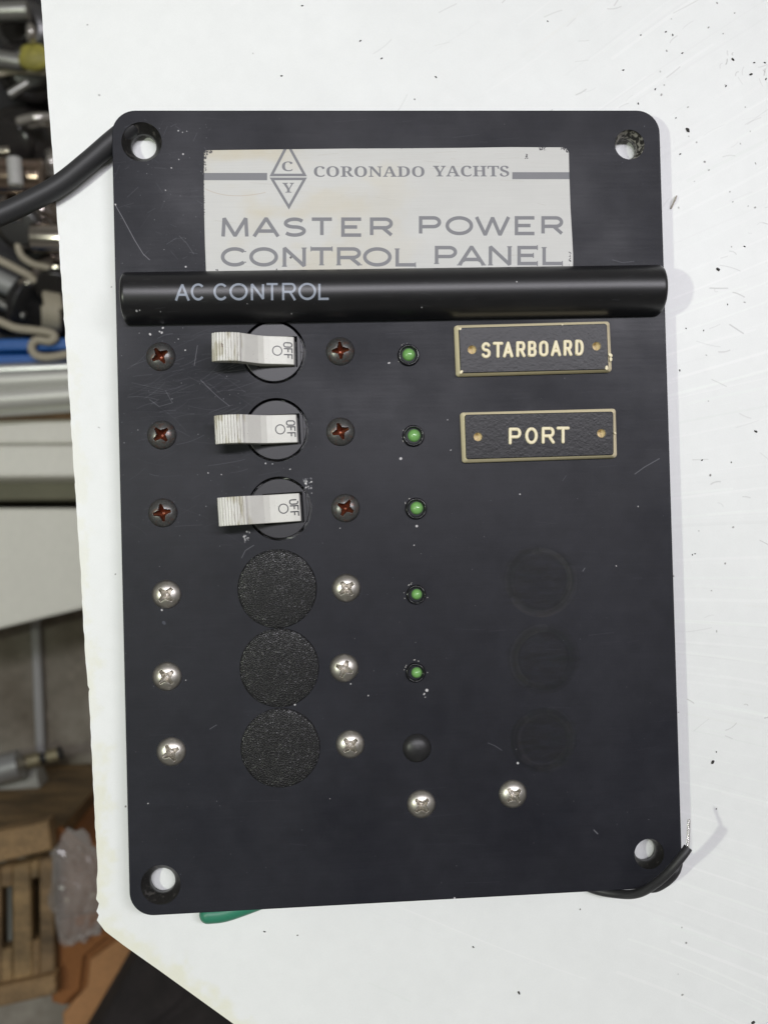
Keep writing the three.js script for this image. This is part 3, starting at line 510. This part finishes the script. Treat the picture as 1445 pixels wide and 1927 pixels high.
// ---- round leatherette caps and one small plug
{
  const c = canvas(512, 512);
  paint(c, (i, j) => {
    let d1 = 9, d2 = 9; const s = 32, w = (fbm(i * 0.02, j * 0.02, 2) - 0.5) * 0.7, x = i / 512 * s + w, y = j / 512 * s * 1.35 + w, xi = Math.floor(x), yi = Math.floor(y);
    for (let a = -1; a <= 1; a++) for (let b = -1; b <= 1; b++) { const d = Math.hypot(xi + a + hash(xi + a, yi + b) - x, yi + b + hash(xi + a + 91, yi + b + 7) - y); if (d < d1) { d2 = d1; d1 = d; } else if (d < d2) d2 = d; }
    const v = 255 * clamp(smooth(0, 0.5, d2 - d1) * 0.75 + 0.25 * fbm(i * 0.12, j * 0.12, 2)); return [v, v, v];
  });
  const mat = phys({ color: lin(0.013, 0.013, 0.014), roughness: 0.3, bumpMap: tex(c, false), bumpScale: 0.0002 });
  const R = 10.65 * mm, g = lathe([[0, 1.0], [3, 0.95], [6, 0.82], [8.5, 0.62], [9.9, 0.45], [10.4, 0.3], [10.65, 0.0], [10.65, -0.1]].map(([r, y]) => [r * mm, y * mm]), 72);
  planarUV(g, -R, -R, R, R);
  for (const [x, y, t] of [[522, 1108, 0.2], [526, 1257, 1.9], [528, 1408, 2.9]]) { const p = on(x, y, 0.5 * mm); const o = part('blank_cap', g, mat, panel, p[0], 0, p[1]); o.rotation.y = t * 0.15; }
  const p = on(785, 1409, 0.8 * mm);
  part('hole_plug', lathe([[0, 1.7], [1.2, 1.62], [2.4, 1.3], [3.2, 0.8], [3.7, 0.25], [3.9, 0], [3.9, -0.1]].map(([r, y]) => [r * mm, y * mm]), 48), phys({ color: lin(0.014, 0.014, 0.015), roughness: 0.42 }), panel, p[0], 0, p[1]);
}

// ---- green indicator lamps in black bezels
{
  const ring = lathe([[3.0, -0.1], [3.0, 0.15], [2.88, 0.7], [2.64, 0.95], [2.36, 0.86], [2.2, 0.5], [2.12, -0.4], [0, -0.4]].map(([r, y]) => [r * mm, y * mm]), 48);
  const lens = new THREE.SphereGeometry(1.8 * mm, 36, 18, 0, Math.PI * 2, 0, Math.PI / 2);
  const green = phys({ color: lin(0.2, 0.46, 0.13), roughness: 0.35, clearcoat: 1, clearcoatRoughness: 0.04, transmission: 0.15 });
  const flake = std({ color: lin(0.45, 0.44, 0.42), roughness: 0.6 });
  [[769, 668, 770, 666, 1], [778, 820, 780, 819, 1], [783, 957, 785, 956, 1], [783, 1119, 785, 1119, 0.84], [782, 1266, 785, 1267, 0.84]].forEach(([bx, by, lx, ly, s], i) => {
    const p = on(bx, by, 0.5 * mm), q = on(lx, ly, 1.2 * mm), g = holder('indicator_lamp', panel, p[0], 0, p[1]);
    part('bezel', ring, M.blackGloss, g).scale.setScalar(s < 1 ? 0.9 : 1);
    part('lens', lens, green, g, q[0] - p[0], -0.35 * mm, q[1] - p[1]).scale.set(s, 0.92, s);
    // crumbs of old glue round the rim
    const gs = []; for (let k = 0; k < (i < 3 ? 4 : 7); k++) { const a = i < 3 ? rr(2.4, 4.6) : rr(2.8, 6.6), t = new THREE.IcosahedronGeometry(rr(0.04, 0.15) * mm, 0); t.scale(1.6, 0.6, 1); t.rotateY(-a + 1.57); t.translate(Math.cos(a) * rr(3.05, 3.5) * mm, 0.06 * mm, Math.sin(a) * rr(3.05, 3.5) * mm); gs.push(t); }
    part('glue_residue', mergeGeometries(gs), flake, g).userData.kind = 'stuff';
  });
}

// ---- two lettered plates: cream plastic with a black face and raised cream letters
function ribbon(pts, r, h, closed) {      // a flattened half-round bead along a polyline lying at y = 0
  const c = new THREE.CurvePath();
  const g = []; const n = pts.length;
  for (let i = 0; i < n - 1; i++) {
    const a = new THREE.Vector3(pts[i][0], 0, pts[i][1]), b = new THREE.Vector3(pts[i + 1][0], 0, pts[i + 1][1]); const d = b.clone().sub(a), L = d.length(); if (L < 1e-7) continue;
    const cy = new THREE.CylinderGeometry(r, r, L, 12, 1, true); cy.rotateX(Math.PI / 2); cy.rotateY(Math.atan2(d.x, d.z)); cy.translate((a.x + b.x) / 2, 0, (a.z + b.z) / 2); g.push(cy);
  }
  for (const p of pts) { const s = new THREE.SphereGeometry(r, 12, 8); s.translate(p[0], 0, p[1]); g.push(s); }
  const m = mergeGeometries(g); m.scale(1, h / r, 1); return m;
}
{
  const c = canvas(1024, 384), b = canvas(1024, 384);
  paint(c, (i, j) => { const n = fbm(i * 0.02, j * 0.02, 4) - 0.5, v = 24 + 12 * n + 4 * (hash(i, j) - 0.5); return [v, v, v + 3]; });
  paint(b, (i, j) => { const v = 128 + 60 * (fbm(i * 0.012, j * 0.012, 3) - 0.5) + 130 * (fbm(i * 0.07 + 40, j * 0.07, 3) - 0.5) + 30 * (fbm(i * 0.2, j * 0.2, 2) - 0.5); return [v, v, v]; });
  const enamel = phys({ map: tex(c), roughness: 0.34, specularIntensity: 0.6, bumpMap: tex(b, false), bumpScale: 0.00006 });
  const glyphMat = std({ color: lin(0.82, 0.74, 0.52), roughness: 0.45 });
  const TOP = 2.6 * mm;
  const plate = (label, outer, face, holesPx, text, spans, y0, y1, chips) => {
    const po = outer.map((p) => on(...p, 0)), pf = face.map((p) => on(...p, TOP)), cx = po.reduce((s, p) => s + p[0], 0) / 4, cz = po.reduce((s, p) => s + p[1], 0) / 4;
    const g = holder('lettered_plate', panel, cx, 0, cz); g.userData.label = label;
    const L = (p) => [p[0] - cx, p[1] - cz], O = rounded(po.map(L), 0.9 * mm, 5), F = rounded(pf.map(L), 0.75 * mm, 5), hs = holesPx.map(([x, y]) => { const p = L(on(x, y, TOP)); return { x: p[0], z: p[1], r: 1.3 * mm }; });
    // sloping cream sides: three rings from the foot to the shoulder
    const n = O.length, pos = [], idx = [], rings = [[O, 0, 0], [O, 1.1 * mm, 0.12], [F, TOP - 0.35 * mm, -0.06], [F, TOP - 0.3 * mm, 0.06]];
    rings.forEach(([q, y, s], k) => q.forEach(([x, z], i) => { const o = k === 1 ? F[i] : O[i], t = Math.abs(s); pos.push(k === 2 ? x + (O[i][0] - F[i][0]) * 0.06 : x + (o[0] - x) * t, y, k === 2 ? z + (O[i][1] - F[i][1]) * 0.06 : z + (o[1] - z) * t); }));
    for (let k = 0; k < 3; k++) for (let i = 0; i < n; i++) { const j = (i + 1) % n, p = k * n + i, q = k * n + j; idx.push(p, p + n, q, q, p + n, q + n); }
    const body = new THREE.BufferGeometry(); body.setAttribute('position', new THREE.Float32BufferAttribute(pos, 3)); body.setIndex(idx); body.computeVertexNormals();
    part('base', body, std({ color: lin(0.8, 0.71, 0.48), roughness: 0.45, side: THREE.DoubleSide }), g);
    const f = slab(F, TOP - 0.5 * mm, TOP, 0.14 * mm, hs, 2); planarUV(f, -21 * mm, -8 * mm, 21 * mm, 8 * mm);
    part('face', f, enamel, g);
    for (const h of hs) part('screw_hole', lathe([[1.31, 0.02], [1.26, -0.05], [1.2, -0.6], [0.75, -1.9], [0, -2.0]].map(([r, y]) => [r * mm, y * mm]), 28), M.cream, g, h.x, TOP, h.z);
    for (let i = 0; i < text.length; i++) {
      const [xa, xb] = spans[i], dy = (xa - spans[0][0]) * (y1[2] ?? 0), gs = [];
      for (const s of STROKES[text[i]]) gs.push(ribbon(s.map(([u, v]) => L(on(xa + 3 + (xb - xa - 6) * u, y1[0] - dy - 3 - (y1[0] - y0 - 6) * v, TOP + 0.3 * mm))), 0.47 * mm, 0.42 * mm));
      part('raised_letter', mergeGeometries(gs), glyphMat, g, 0, TOP, 0);
    }
    const cg = chips.map(([x, y, s]) => { const p = L(on(x, y, TOP)), t = new THREE.IcosahedronGeometry(s * mm, 1); t.scale(1.2, 0.35, 0.8); t.rotateY(rr(0, 3)); t.translate(p[0], TOP - 0.05 * mm, p[1]); return t; });
    for (const t of cg) part('chip', t, glyphMat, g);
  };
  const wS = [[905, 924], [927, 947], [946, 966], [971, 989], [993, 1010], [1014, 1032], [1036, 1056], [1060, 1077], [1082, 1099]];
  const sp = { B: 1 };
  plate('cream and black plate with raised letters STARBOARD', [[853.5, 613], [1145, 605.5], [1149.5, 701], [857.5, 709.5]], [[863, 617], [1141.5, 609], [1144.5, 695], [866.5, 702]], [[888, 658], [1122, 651.5]], ['S', 'T', 'A', 'R', 'B', 'U', 'A', 'R', 'D'], wS, 643.5, [674, 0, 0.027], [[868, 700, 0.5], [1141, 692, 0.55], [866, 619, 0.35], [1148, 668, 0.6], [1149, 676, 0.5], [1058, 611, 0.25]]);
  plate('cream and black plate with raised letters PORT', [[865, 776.5], [1156.5, 769], [1159, 862], [869, 871.5]], [[874.5, 780.5], [1153.5, 774.5], [1154, 856], [877, 864]], [[899, 822], [1131, 815.5]], ['P', 'O', 'R', 'T'], [[957, 981], [988, 1012], [1019, 1044], [1047, 1072]], 804.5, [836.5, 0, 0.022], [[1157, 815, 0.3]]);
}

// ---- cables that leave the panel
{
  const Y = (h) => h * mm - LIFT;       // height above the bench, in panel coordinates
  const P = (x, y, h) => { const p = at(x, y, BENCH + h * mm); return [p.x, Y(h), p.z]; };
  part('power_cable', tube([P(-260, 520, 7), P(-140, 470, 6), P(-40, 423, 4.6), P(40, 387, 3.4), P(110, 350, 2.9), P(165, 307, 2.9), P(210, 268, 2.95), P(245, 240, 2.95)], 2.85 * mm, 90, 20), M.rubber, panel).userData.label = 'thick black power cable';
  part('green_wire', tube([P(392, 1721, 2.5), P(420, 1718, 2.5), P(452, 1708, 2.5), P(500, 1690, 2.4)], 2.4 * mm, 40, 20), std({ color: lin(0.03, 0.19, 0.115), roughness: 0.42 }), panel).userData.label = 'green insulated wire end showing below the plate';
  const w1 = [P(1060, 1640, 1.4), P(1110, 1671, 1.6), P(1160, 1682, 5), P(1200, 1681, 10.5), P(1235, 1661, 16), P(1262, 1636, 18.8), P(1283, 1611, 19.6), P(1294, 1595, 19.2)];
  const w2 = [P(1190, 1660, 2), P(1225, 1672, 3.4), P(1252, 1661, 6), P(1270, 1642, 7.6), P(1276, 1626, 7)];
  const lead = holder('loose_wire', panel); lead.userData.label = 'thin black wire with a bare twisted copper end';
  part('insulation', tube(w1, 1.2 * mm, 70, 14, 'start'), M.rubber, lead); part('insulation', tube(w2, 1.15 * mm, 40, 14), M.rubber, lead);
  const a = new THREE.Vector3(...P(1293.5, 1597, 19.2)), b = new THREE.Vector3(...P(1296, 1543, 14));
  const ax = b.clone().sub(a), u = new THREE.Vector3(1, 0, 0), v = ax.clone().normalize().cross(u), gs = [];
  for (let s = 0; s < 4; s++) { const pts = []; for (let k = 0; k <= 44; k++) { const t = k / 44, th = t * 24 + s * Math.PI / 2; pts.push(a.clone().addScaledVector(ax, t).addScaledVector(u, 0.27 * mm * Math.cos(th)).addScaledVector(v, 0.27 * mm * Math.sin(th))); } gs.push(tube(pts, 0.17 * mm, 120, 6, false)); }
  part('bare_strands', mergeGeometries(gs), M.silver, lead);
}

// ------------------------------------------------------------------ things on the floor beside the bench
const V = (x, y, Y) => at(x, y, Y);
const box = (x0, y0, x1, y1, Y0, Y1, r = 0.004) => {   // box whose top face, at height Y1, covers the given photo pixels
  const a = V(x0, y0, Y1), b = V(x1, y1, Y1), g = new RoundedBoxGeometry(b.x - a.x, Y1 - Y0, b.z - a.z, 3, r); return { g, pos: [(a.x + b.x) / 2, Y0, (a.z + b.z) / 2], h: (Y1 - Y0) / 2 };
};
function grainy(r, g, b, amp, sx = 6, sy = 6, rough = 0.6, extra = {}) {
  const c = canvas(256, 256); const o = rnd() * 90;
  paint(c, (i, j) => { const n = fbm(i / 256 * sx + o, j / 256 * sy, 5) - 0.5, f = fbm(i * 0.3 + o, j * 0.3, 2) - 0.5; const k = 1 + amp * (1.5 * n + 0.5 * f); return [r * k, g * k, b * k]; });
  return std({ map: tex(c), roughness: rough, ...extra });
}
// wooden crate with slotted lid
{
  const g = thing('wooden_crate', 'old brown wooden crate with slotted lid standing on the floor', 'crate'), wood = [grainy(128, 106, 74, 0.5, 3, 14), grainy(112, 92, 66, 0.5, 3, 14), grainy(140, 114, 80, 0.5, 3, 14)];
  const Y = 0.30;
  const plank = (pts, y0, y1, i) => part('plank', planarUV(slab(pts.map(([x, y]) => { const p = V(x, y, y1); return [p.x, p.z]; }), y0, y1, 0.0015, [], 1), -0.5, 0, -0.3, 0.2), wood[i % 3], g);
  plank([[-160, 1600], [92, 1545], [98, 1600], [-160, 1660]], Y - 0.02, Y, 2);
  plank([[-160, 1668], [2, 1634], [4, 1850], [-160, 1886]], Y - 0.03, Y - 0.012, 1);
  plank([[23, 1630], [57, 1622], [62, 1838], [25, 1846]], Y - 0.03, Y - 0.012, 0);
  plank([[74, 1618], [100, 1612], [104, 1828], [76, 1836]], Y - 0.03, Y - 0.012, 1);
  plank([[-160, 1892], [104, 1836], [106, 1872], [-160, 1932]], Y - 0.02, Y - 0.002, 2);
  plank([[2, 1632], [24, 1628], [24, 1668], [2, 1672]], Y - 0.032, Y - 0.013, 2); plank([[2, 1788], [24, 1784], [24, 1846], [2, 1850]], Y - 0.032, Y - 0.013, 0);
  plank([[57, 1622], [74, 1618], [74, 1652], [57, 1656]], Y - 0.032, Y - 0.013, 0); plank([[61, 1772], [76, 1768], [76, 1836], [61, 1840]], Y - 0.032, Y - 0.013, 2);
  const a = V(-160, 1600, Y), b = V(100, 1880, Y);
  part('side', new THREE.BoxGeometry(b.x - a.x - 0.006, Y - 0.034, 0.016).translate((a.x + b.x) / 2, (Y - 0.034) / 2, b.z - 0.02), wood[0], g); part('side', new THREE.BoxGeometry(b.x - a.x - 0.006, Y - 0.034, 0.016).translate((a.x + b.x) / 2, (Y - 0.034) / 2, a.z + 0.01), wood[0], g);
  const q = box(3, 1663, 23, 1794, Y - 0.16, Y - 0.036, 0.003); solid('white_carton', 'white carton seen through a slot of the wooden crate', 'carton', q.g, grainy(178, 184, 172, 0.1), [q.pos[0], q.pos[1] + q.h, q.pos[2]]);
}
// open cardboard box with a crumpled clear bag in it
{
  const card = grainy(150, 98, 52, 0.22, 4, 4, 0.8), pale = grainy(168, 124, 82, 0.2, 4, 4, 0.8), g = thing('cardboard_box', 'brown cardboard box with folded flaps beside the wooden crate', 'cardboard box'), Y = 0.27;
  const sheet = (pts, y0, y1, m, n = 'flap') => part(n, planarUV(slab(pts.map(([x, y]) => { const p = V(x, y, y1); return [p.x, p.z]; }), y0, y1, 0.001, [], 1), -0.5, 0, -0.2, 0.3), m, g);
  sheet([[96, 1572], [112, 1556], [250, 1650], [250, 1800], [120, 1890], [98, 1884]], Y - 0.012, Y - 0.006, card, 'lid');
  sheet([[100, 1886], [120, 1892], [150, 1862], [158, 1800], [200, 1765], [250, 1760], [250, 1700], [98, 1735]], Y - 0.005, Y + 0.001, card);
  sheet([[118, 1908], [165, 1856], [170, 1808], [222, 1770], [262, 1770], [200, 1960], [122, 1960]], Y + 0.003, Y + 0.009, pale);
  const a = V(100, 1600, Y), b = V(230, 1900, Y);
  part('body', new RoundedBoxGeometry(b.x - a.x, Y - 0.014, b.z - a.z, 2, 0.003).translate((a.x + b.x) / 2, (Y - 0.014) / 2, (a.z + b.z) / 2), card, g);
  const c0 = V(158, 1668, Y), geo = new THREE.SphereGeometry(1, 34, 24), p = geo.attributes.position;
  for (let i = 0; i < p.count; i++) { const x = p.getX(i), y = p.getY(i), z = p.getZ(i), k = 0.72 + 0.42 * Math.abs(fbm(x * 2.2 + 5, z * 2.2 + y * 1.7, 4) - 0.5) * 4 * 0.5 + 0.3 * (fbm(x * 5, z * 5 + y * 3, 3) - 0.5); p.setXYZ(i, x * k * 0.034, y * k * 0.018, z * k * 0.058); }
  const bag = geo.toNonIndexed(); bag.computeVertexNormals();
  solid('plastic_bag', 'crumpled clear plastic bag lying on the cardboard box', 'plastic bag', bag, phys({ color: lin(0.88, 0.86, 0.84), roughness: 0.18, transmission: 0.82, thickness: 0 }), [c0.x, Y + 0.012, c0.z]);
}
// dark cloth heaped under the clipped corner
{
  const n = 90, geo = new THREE.PlaneGeometry(0.34, 0.3, n, n); geo.rotateX(-Math.PI / 2); const p = geo.attributes.position, o = V(510, 2053, 0.36);
  for (let i = 0; i < p.count; i++) { const x = p.getX(i), z = p.getZ(i), w = x + 0.35 * z + 0.03 * (fbm(x * 9, z * 9, 2) - 0.5), f = fbm(w * 26, z * 5 + 3, 3), e = Math.max(Math.abs(x) / 0.17, Math.abs(z) / 0.15); p.setY(i, 0.36 - 0.03 + 0.055 * f - 0.28 * smooth(0.88, 1, e)); }
  const back = geo.clone().translate(0, -0.004, 0); { const ix = back.index.array; for (let i = 0; i < ix.length; i += 3) { const t = ix[i]; ix[i] = ix[i + 1]; ix[i + 1] = t; } }
  const m = mergeGeometries([geo, back]); m.computeVertexNormals();
  const g = thing('dark_cloth', 'dark grey cloth heaped below the clipped corner of the bench', 'cloth', [o.x, 0, o.z]); g.rotation.y = -31 * Math.PI / 180;
  part('folds', m, grainy(40, 36, 36, 0.3, 20, 20, 0.95, { side: THREE.DoubleSide }), g); part('bundle', new RoundedBoxGeometry(0.24, 0.3, 0.2, 4, 0.05).translate(0, 0.152, 0), std({ color: lin(0.02, 0.018, 0.018), roughness: 0.95 }), g);
}
// pale grey tubes and a brass fitting near the crate
{
  const grey = grainy(158, 158, 152, 0.1, 3, 3, 0.4), Z = [[[-200, 1500], [40, 1438], 0.016, 0.12, 'silver grey tube end lying highest beside the brass fitting', std({ color: lin(0.45, 0.46, 0.47), roughness: 0.3, metalness: 0.6 })], [[-200, 1548], [82, 1466], 0.017, 0.085, 'pale grey tube end between the silver tube and the crate', grey], [[-200, 1602], [88, 1528], 0.02, 0.06, 'fat pale grey tube end against the wooden crate', grey]];
  for (const [a, b, r, Y, label, m] of Z) solid('tube_end', label, 'tube', bar(V(...a, Y), V(...b, Y), r, 28), m);
  const g = thing('pipe_fitting', 'dirty brass pipe fitting poking out beside the silver tube', 'pipe fitting'), br = std({ color: lin(0.33, 0.29, 0.19), roughness: 0.45, metalness: 0.5 });
  part('nut', bar(V(44, 1436, 0.1), V(78, 1427, 0.1), 0.008, 6), br, g); part('neck', bar(V(78, 1427, 0.1), V(92, 1424, 0.1), 0.0055, 16), M.rubber, g); part('collar', bar(V(90, 1424, 0.1), V(114, 1418, 0.1), 0.0072, 20), br, g); part('end_ring', bar(V(112, 1418.5, 0.1), V(117, 1417, 0.1), 0.0078, 20), M.rubber, g);
  solid('metal_rod', 'thin grey metal rod lying on the bare floor', 'rod', bar(V(66, 1130, 0.012), V(78, 1425, 0.012), 0.0055, 14), std({ color: lin(0.4, 0.4, 0.4), roughness: 0.5 }));
}
// white flat boards and boxes
{
  const w = grainy(234, 233, 223, 0.05, 2, 2, 0.5);
  const quad = (pts, y0, y1, m, r) => planarUV(slab(rounded(pts.map(([x, y]) => { const p = V(x, y, y1); return [p.x, p.z]; }), r, 4), y0, y1, 0.003, [], 2), -0.5, -0.1, -0.2, 0.3);
  solid('white_box', 'wide white box with a slanting edge above the bare floor', 'box', quad([[-200, 956], [230, 956], [230, 1128], [-200, 1232]], 0, 0.24, w, 0.006), w);
  const g = thing('white_case', 'white case with a seam across its lid below the metal tubes', 'case');
  part('lid', quad([[-200, 838], [200, 836], [200, 897], [-200, 899]], 0.18, 0.3, w, 0.005), w, g); part('lid', quad([[-200, 790], [200, 782], [200, 834.5], [-200, 836.5]], 0.18, 0.298, w, 0.005), w, g);
  const b = quad([[-200, 800], [180, 795], [190, 940], [-200, 944]], 0, 0.178, w, 0.01); part('body', b, grainy(170, 166, 150, 0.1), g);
}
// metal tubes lying side by side on the case
{
  const alu = std({ color: lin(0.75, 0.76, 0.75), roughness: 0.34, metalness: 0.85 }), dull = std({ color: lin(0.66, 0.66, 0.62), roughness: 0.5, metalness: 0.4 });
  [[[-200, 704], [210, 688], 0.0062, 0.33, alu, 'polished thin metal tube next to the blue tray'], [[-200, 728], [210, 706], 0.0085, 0.334, dull, 'thick dull metal tube second from the blue tray'], [[-200, 744], [210, 722], 0.0048, 0.33, alu, 'thin metal tube third from the blue tray'], [[-200, 766], [210, 738], 0.0088, 0.334, dull, 'thick dull metal tube fourth from the blue tray'], [[-200, 786], [210, 760], 0.0052, 0.322, dull, 'thin dull metal tube next to the white case']].forEach(([a, b, r, Y, m, label]) => solid('metal_tube', label, 'metal tube', hollow(V(...a, Y), V(...b, Y), r, 0.0012), m, [0, 0, 0], 'metal tubes lying side by side'));
  const q = box(-200, 690, 190, 786, 0, 0.312); solid('flat_carton', 'brown carton under the row of metal tubes', 'carton', q.g, grainy(128, 100, 70, 0.2), [q.pos[0], q.h, q.pos[2]]);
}
// blue tray with a raised rim
{
  const g = thing('blue_tray', 'blue plastic tray whose rim shows beside the metal tubes', 'tray'), blue = std({ color: lin(0.01, 0.11, 0.4), roughness: 0.4 });
  const rail = (y0, y1, Y0, Y1) => { const q = box(-200, y0, 190, y1, Y0, Y1, 0.002); part('rim', q.g, blue, g, q.pos[0], q.pos[1] + q.h, q.pos[2]); };
  rail(640, 656, 0.05, 0.34); rail(669, 686, 0.05, 0.33); const q = box(-200, 655, 190, 672, 0, 0.2, 0.002); part('floor', q.g, blue, g, q.pos[0], q.h, q.pos[2]);
}
// black bin added in near-black for the shade beneath the odds and ends
{
  const q = box(-200, -150, 190, 640, 0, 0.24); solid('shade_block', 'black bin added as shade under the odds and ends by the bench', 'bin', q.g, grainy(20, 19, 19, 0.5, 5, 5, 0.5), [q.pos[0], q.h, q.pos[2]]);
  const beige = std({ color: lin(0.42, 0.38, 0.29), roughness: 0.55 }), B = (list, Y) => list.map(([x, y, d = 0]) => V(x, y, Y + d));
  const cable = (label, list, Y, r) => solid('beige_cable', label, 'cable', tube(B(list, Y), r, 70, 10), beige, [0, 0, 0]);
  cable('beige cable crossing behind the yellow lump', [[-80, 150], [0, 138], [30, 134], [60, 134], [110, 138], [150, 146]], 0.315, 0.0028);
  cable('beige cable bent in a hook among the dark jars', [[38, 436], [35, 462], [42, 482], [62, 496], [86, 502], [92, 506], [84, 520], [66, 528], [58, 522]], 0.32, 0.003);
  cable('beige cable running straight across the bin', [[-80, 452], [0, 490], [30, 505], [58, 520], [66, 527]], 0.312, 0.0034);
  cable('beige cable slung below the coil and looping back', [[-80, 575], [0, 605], [30, 617], [70, 622], [95, 626], [105, 634], [95, 642], [70, 640], [60, 652], [68, 668], [95, 672], [150, 662]], 0.345, 0.0034);
  const coil = [], c0 = [95, 580]; for (let k = 0; k <= 150; k++) { const t = k / 150 * Math.PI * 2 * 5, s = (k / 150 - 0.5) * 30; coil.push(V(c0[0] + s + 12 * Math.sin(t) * 0.25 + 4 * Math.cos(t), c0[1] + 40 * Math.sin(t) + s * 0.25, 0.3 + 0.022 * Math.cos(t))); }
  solid('wire_coil', 'coil of beige wire wound round a dark spool', 'wire coil', new THREE.TubeGeometry(curve(coil), 600, 0.0032, 8), beige);
  solid('dark_spool', 'dark flat spool standing beside the coil of beige wire', 'spool', bar(V(66, 575, 0.29), V(84, 582, 0.3), 0.03, 30), M.blackPlastic);
  solid('grey_tube', 'pale grey tube slanting down towards the wire coil', 'tube', bar(V(-120, 470, 0.3), V(58, 556, 0.3), 0.0095, 24), std({ color: lin(0.4, 0.41, 0.4), roughness: 0.35, metalness: 0.3 }));
  const jar = (label, x, y, r, h, Y, lean, m, lidm) => {
    const p = V(x, y, Y), g = thing('dark_jar', label, 'jar', [p.x, Y - h, p.z]); g.rotation.set(lean[0], 0, lean[1]);
    part('body', lathe([[0, 0], [r * 0.9, 0], [r, r * 0.1], [r, h * 0.7], [r * 0.92, h * 0.8], [r * 0.6, h * 0.86], [0, h * 0.86]], 36), m, g);
    part('lid', lathe([[0, h * 0.861], [r * 0.62, h * 0.861], [r * 0.64, h * 0.88], [r * 0.62, h * 0.98], [r * 0.5, h], [0, h]], 30), lidm, g);
  };
  const chrome = std({ color: lin(0.3, 0.27, 0.25), roughness: 0.12, metalness: 1 }), dk = phys({ color: lin(0.02, 0.018, 0.017), roughness: 0.12 }), gm = std({ color: lin(0.12, 0.12, 0.12), roughness: 0.3, metalness: 0.8 });
  jar('shiny dark jar with a bright metal lid, above the power cable', 35, 335, 0.028, 0.08, 0.34, [0.5, 0.05], chrome, gm);
  jar('shiny dark jar just below the power cable', 92, 455, 0.026, 0.08, 0.33, [0.5, 0], chrome, dk);
  jar('black jar behind the beige cable and yellow lump', 30, 195, 0.03, 0.08, 0.32, [0.4, 0.1], dk, dk);
  jar('black jar beside the yellow lump', 20, 80, 0.028, 0.07, 0.31, [0.3, -0.2], dk, gm);
  jar('grey capped jar beyond the yellow lump', 50, 12, 0.026, 0.07, 0.31, [0.2, 0.15], gm, dk);
  jar('small black jar among the beige cables', 10, 560, 0.018, 0.06, 0.29, [0.3, 0.1], dk, dk);
  jar('small dark jar between the two shiny jars', 92, 290, 0.02, 0.07, 0.3, [0.2, -0.2], dk, dk);
  const clip = (label, x0, y0, x1, y1, r, Y) => solid('metal_clip', label, 'clip', tube([V(x0, y0, Y), V((x0 + x1) / 2, (y0 + y1) / 2 - 3, Y + 0.006), V(x1, y1, Y)], r, 20, 10), std({ color: lin(0.62, 0.6, 0.56), roughness: 0.25, metalness: 0.9 }));
  clip('bright metal clip above the shiny dark jar', 40, 228, 96, 222, 0.0045, 0.33); clip('small bright metal clip touching the bench edge', 60, 237, 98, 234, 0.003, 0.322); clip('bent metal clip upright beside the yellow lump', 58, 52, 60, 74, 0.004, 0.34);
  clip('pale metal clip beside the power cable', 96, 290, 100, 325, 0.005, 0.32);
  const shiny = std({ color: lin(0.5, 0.46, 0.42), roughness: 0.14, metalness: 1 }), satin = std({ color: lin(0.32, 0.32, 0.3), roughness: 0.35, metalness: 0.8 });
  [['thick brown chrome fitting lying beside the pale stem', -30, 331, 82, 334, 0.015, 0.345, std({ color: lin(0.34, 0.26, 0.21), roughness: 0.15, metalness: 1 })], ['pale plastic stem standing over the brown chrome fitting', 27, 298, 31, 350, 0.006, 0.366, std({ color: lin(0.4, 0.4, 0.38), roughness: 0.4 })], ['chrome fitting end beside the bench edge below the power cable', 62, 446, 130, 449, 0.012, 0.35, shiny],
    ['grey metal fitting half under the yellow sponge', -20, 108, 44, 118, 0.0075, 0.325, satin], ['satin metal fitting beyond the yellow sponge', -20, 22, 54, 20, 0.008, 0.335, satin], ['short chrome fitting between the black jars', -20, 286, 20, 284, 0.004, 0.34, shiny], ['slanting thin metal fitting behind the black jar', 18, 178, 54, 156, 0.0035, 0.345, satin], ['chrome fitting under the hooked beige cable', 0, 400, 46, 405, 0.008, 0.33, shiny], ['thin bright fitting next to the grey tube', -20, 560, 48, 596, 0.004, 0.31, satin], ['small chrome fitting beside the wire coil', 40, 538, 66, 528, 0.005, 0.315, shiny]]
    .forEach(([label, x0, y0, x1, y1, r, Y, m]) => solid('metal_fitting', label, 'metal fitting', bar(V(x0, y0, Y), V(x1, y1, Y), r, 24), m));
  const lump = new THREE.IcosahedronGeometry(0.0145, 3), p = lump.attributes.position; for (let i = 0; i < p.count; i++) { const x = p.getX(i), y = p.getY(i), z = p.getZ(i), k = 0.85 + 0.5 * (fbm(x * 60 + 3, z * 60 + y * 40, 2) - 0.5); p.setXYZ(i, x * k * 1.3, y * k * 0.6, z * k); }
  const lg = mergeVertices(lump); lg.computeVertexNormals(); const q2 = V(66, 104, 0.33); solid('yellow_sponge', 'olive yellow sponge lump lying among the dark jars', 'sponge', lg, grainy(142, 136, 62, 0.3), [q2.x, 0.33, q2.z]);
}

renderer.render(scene, camera);
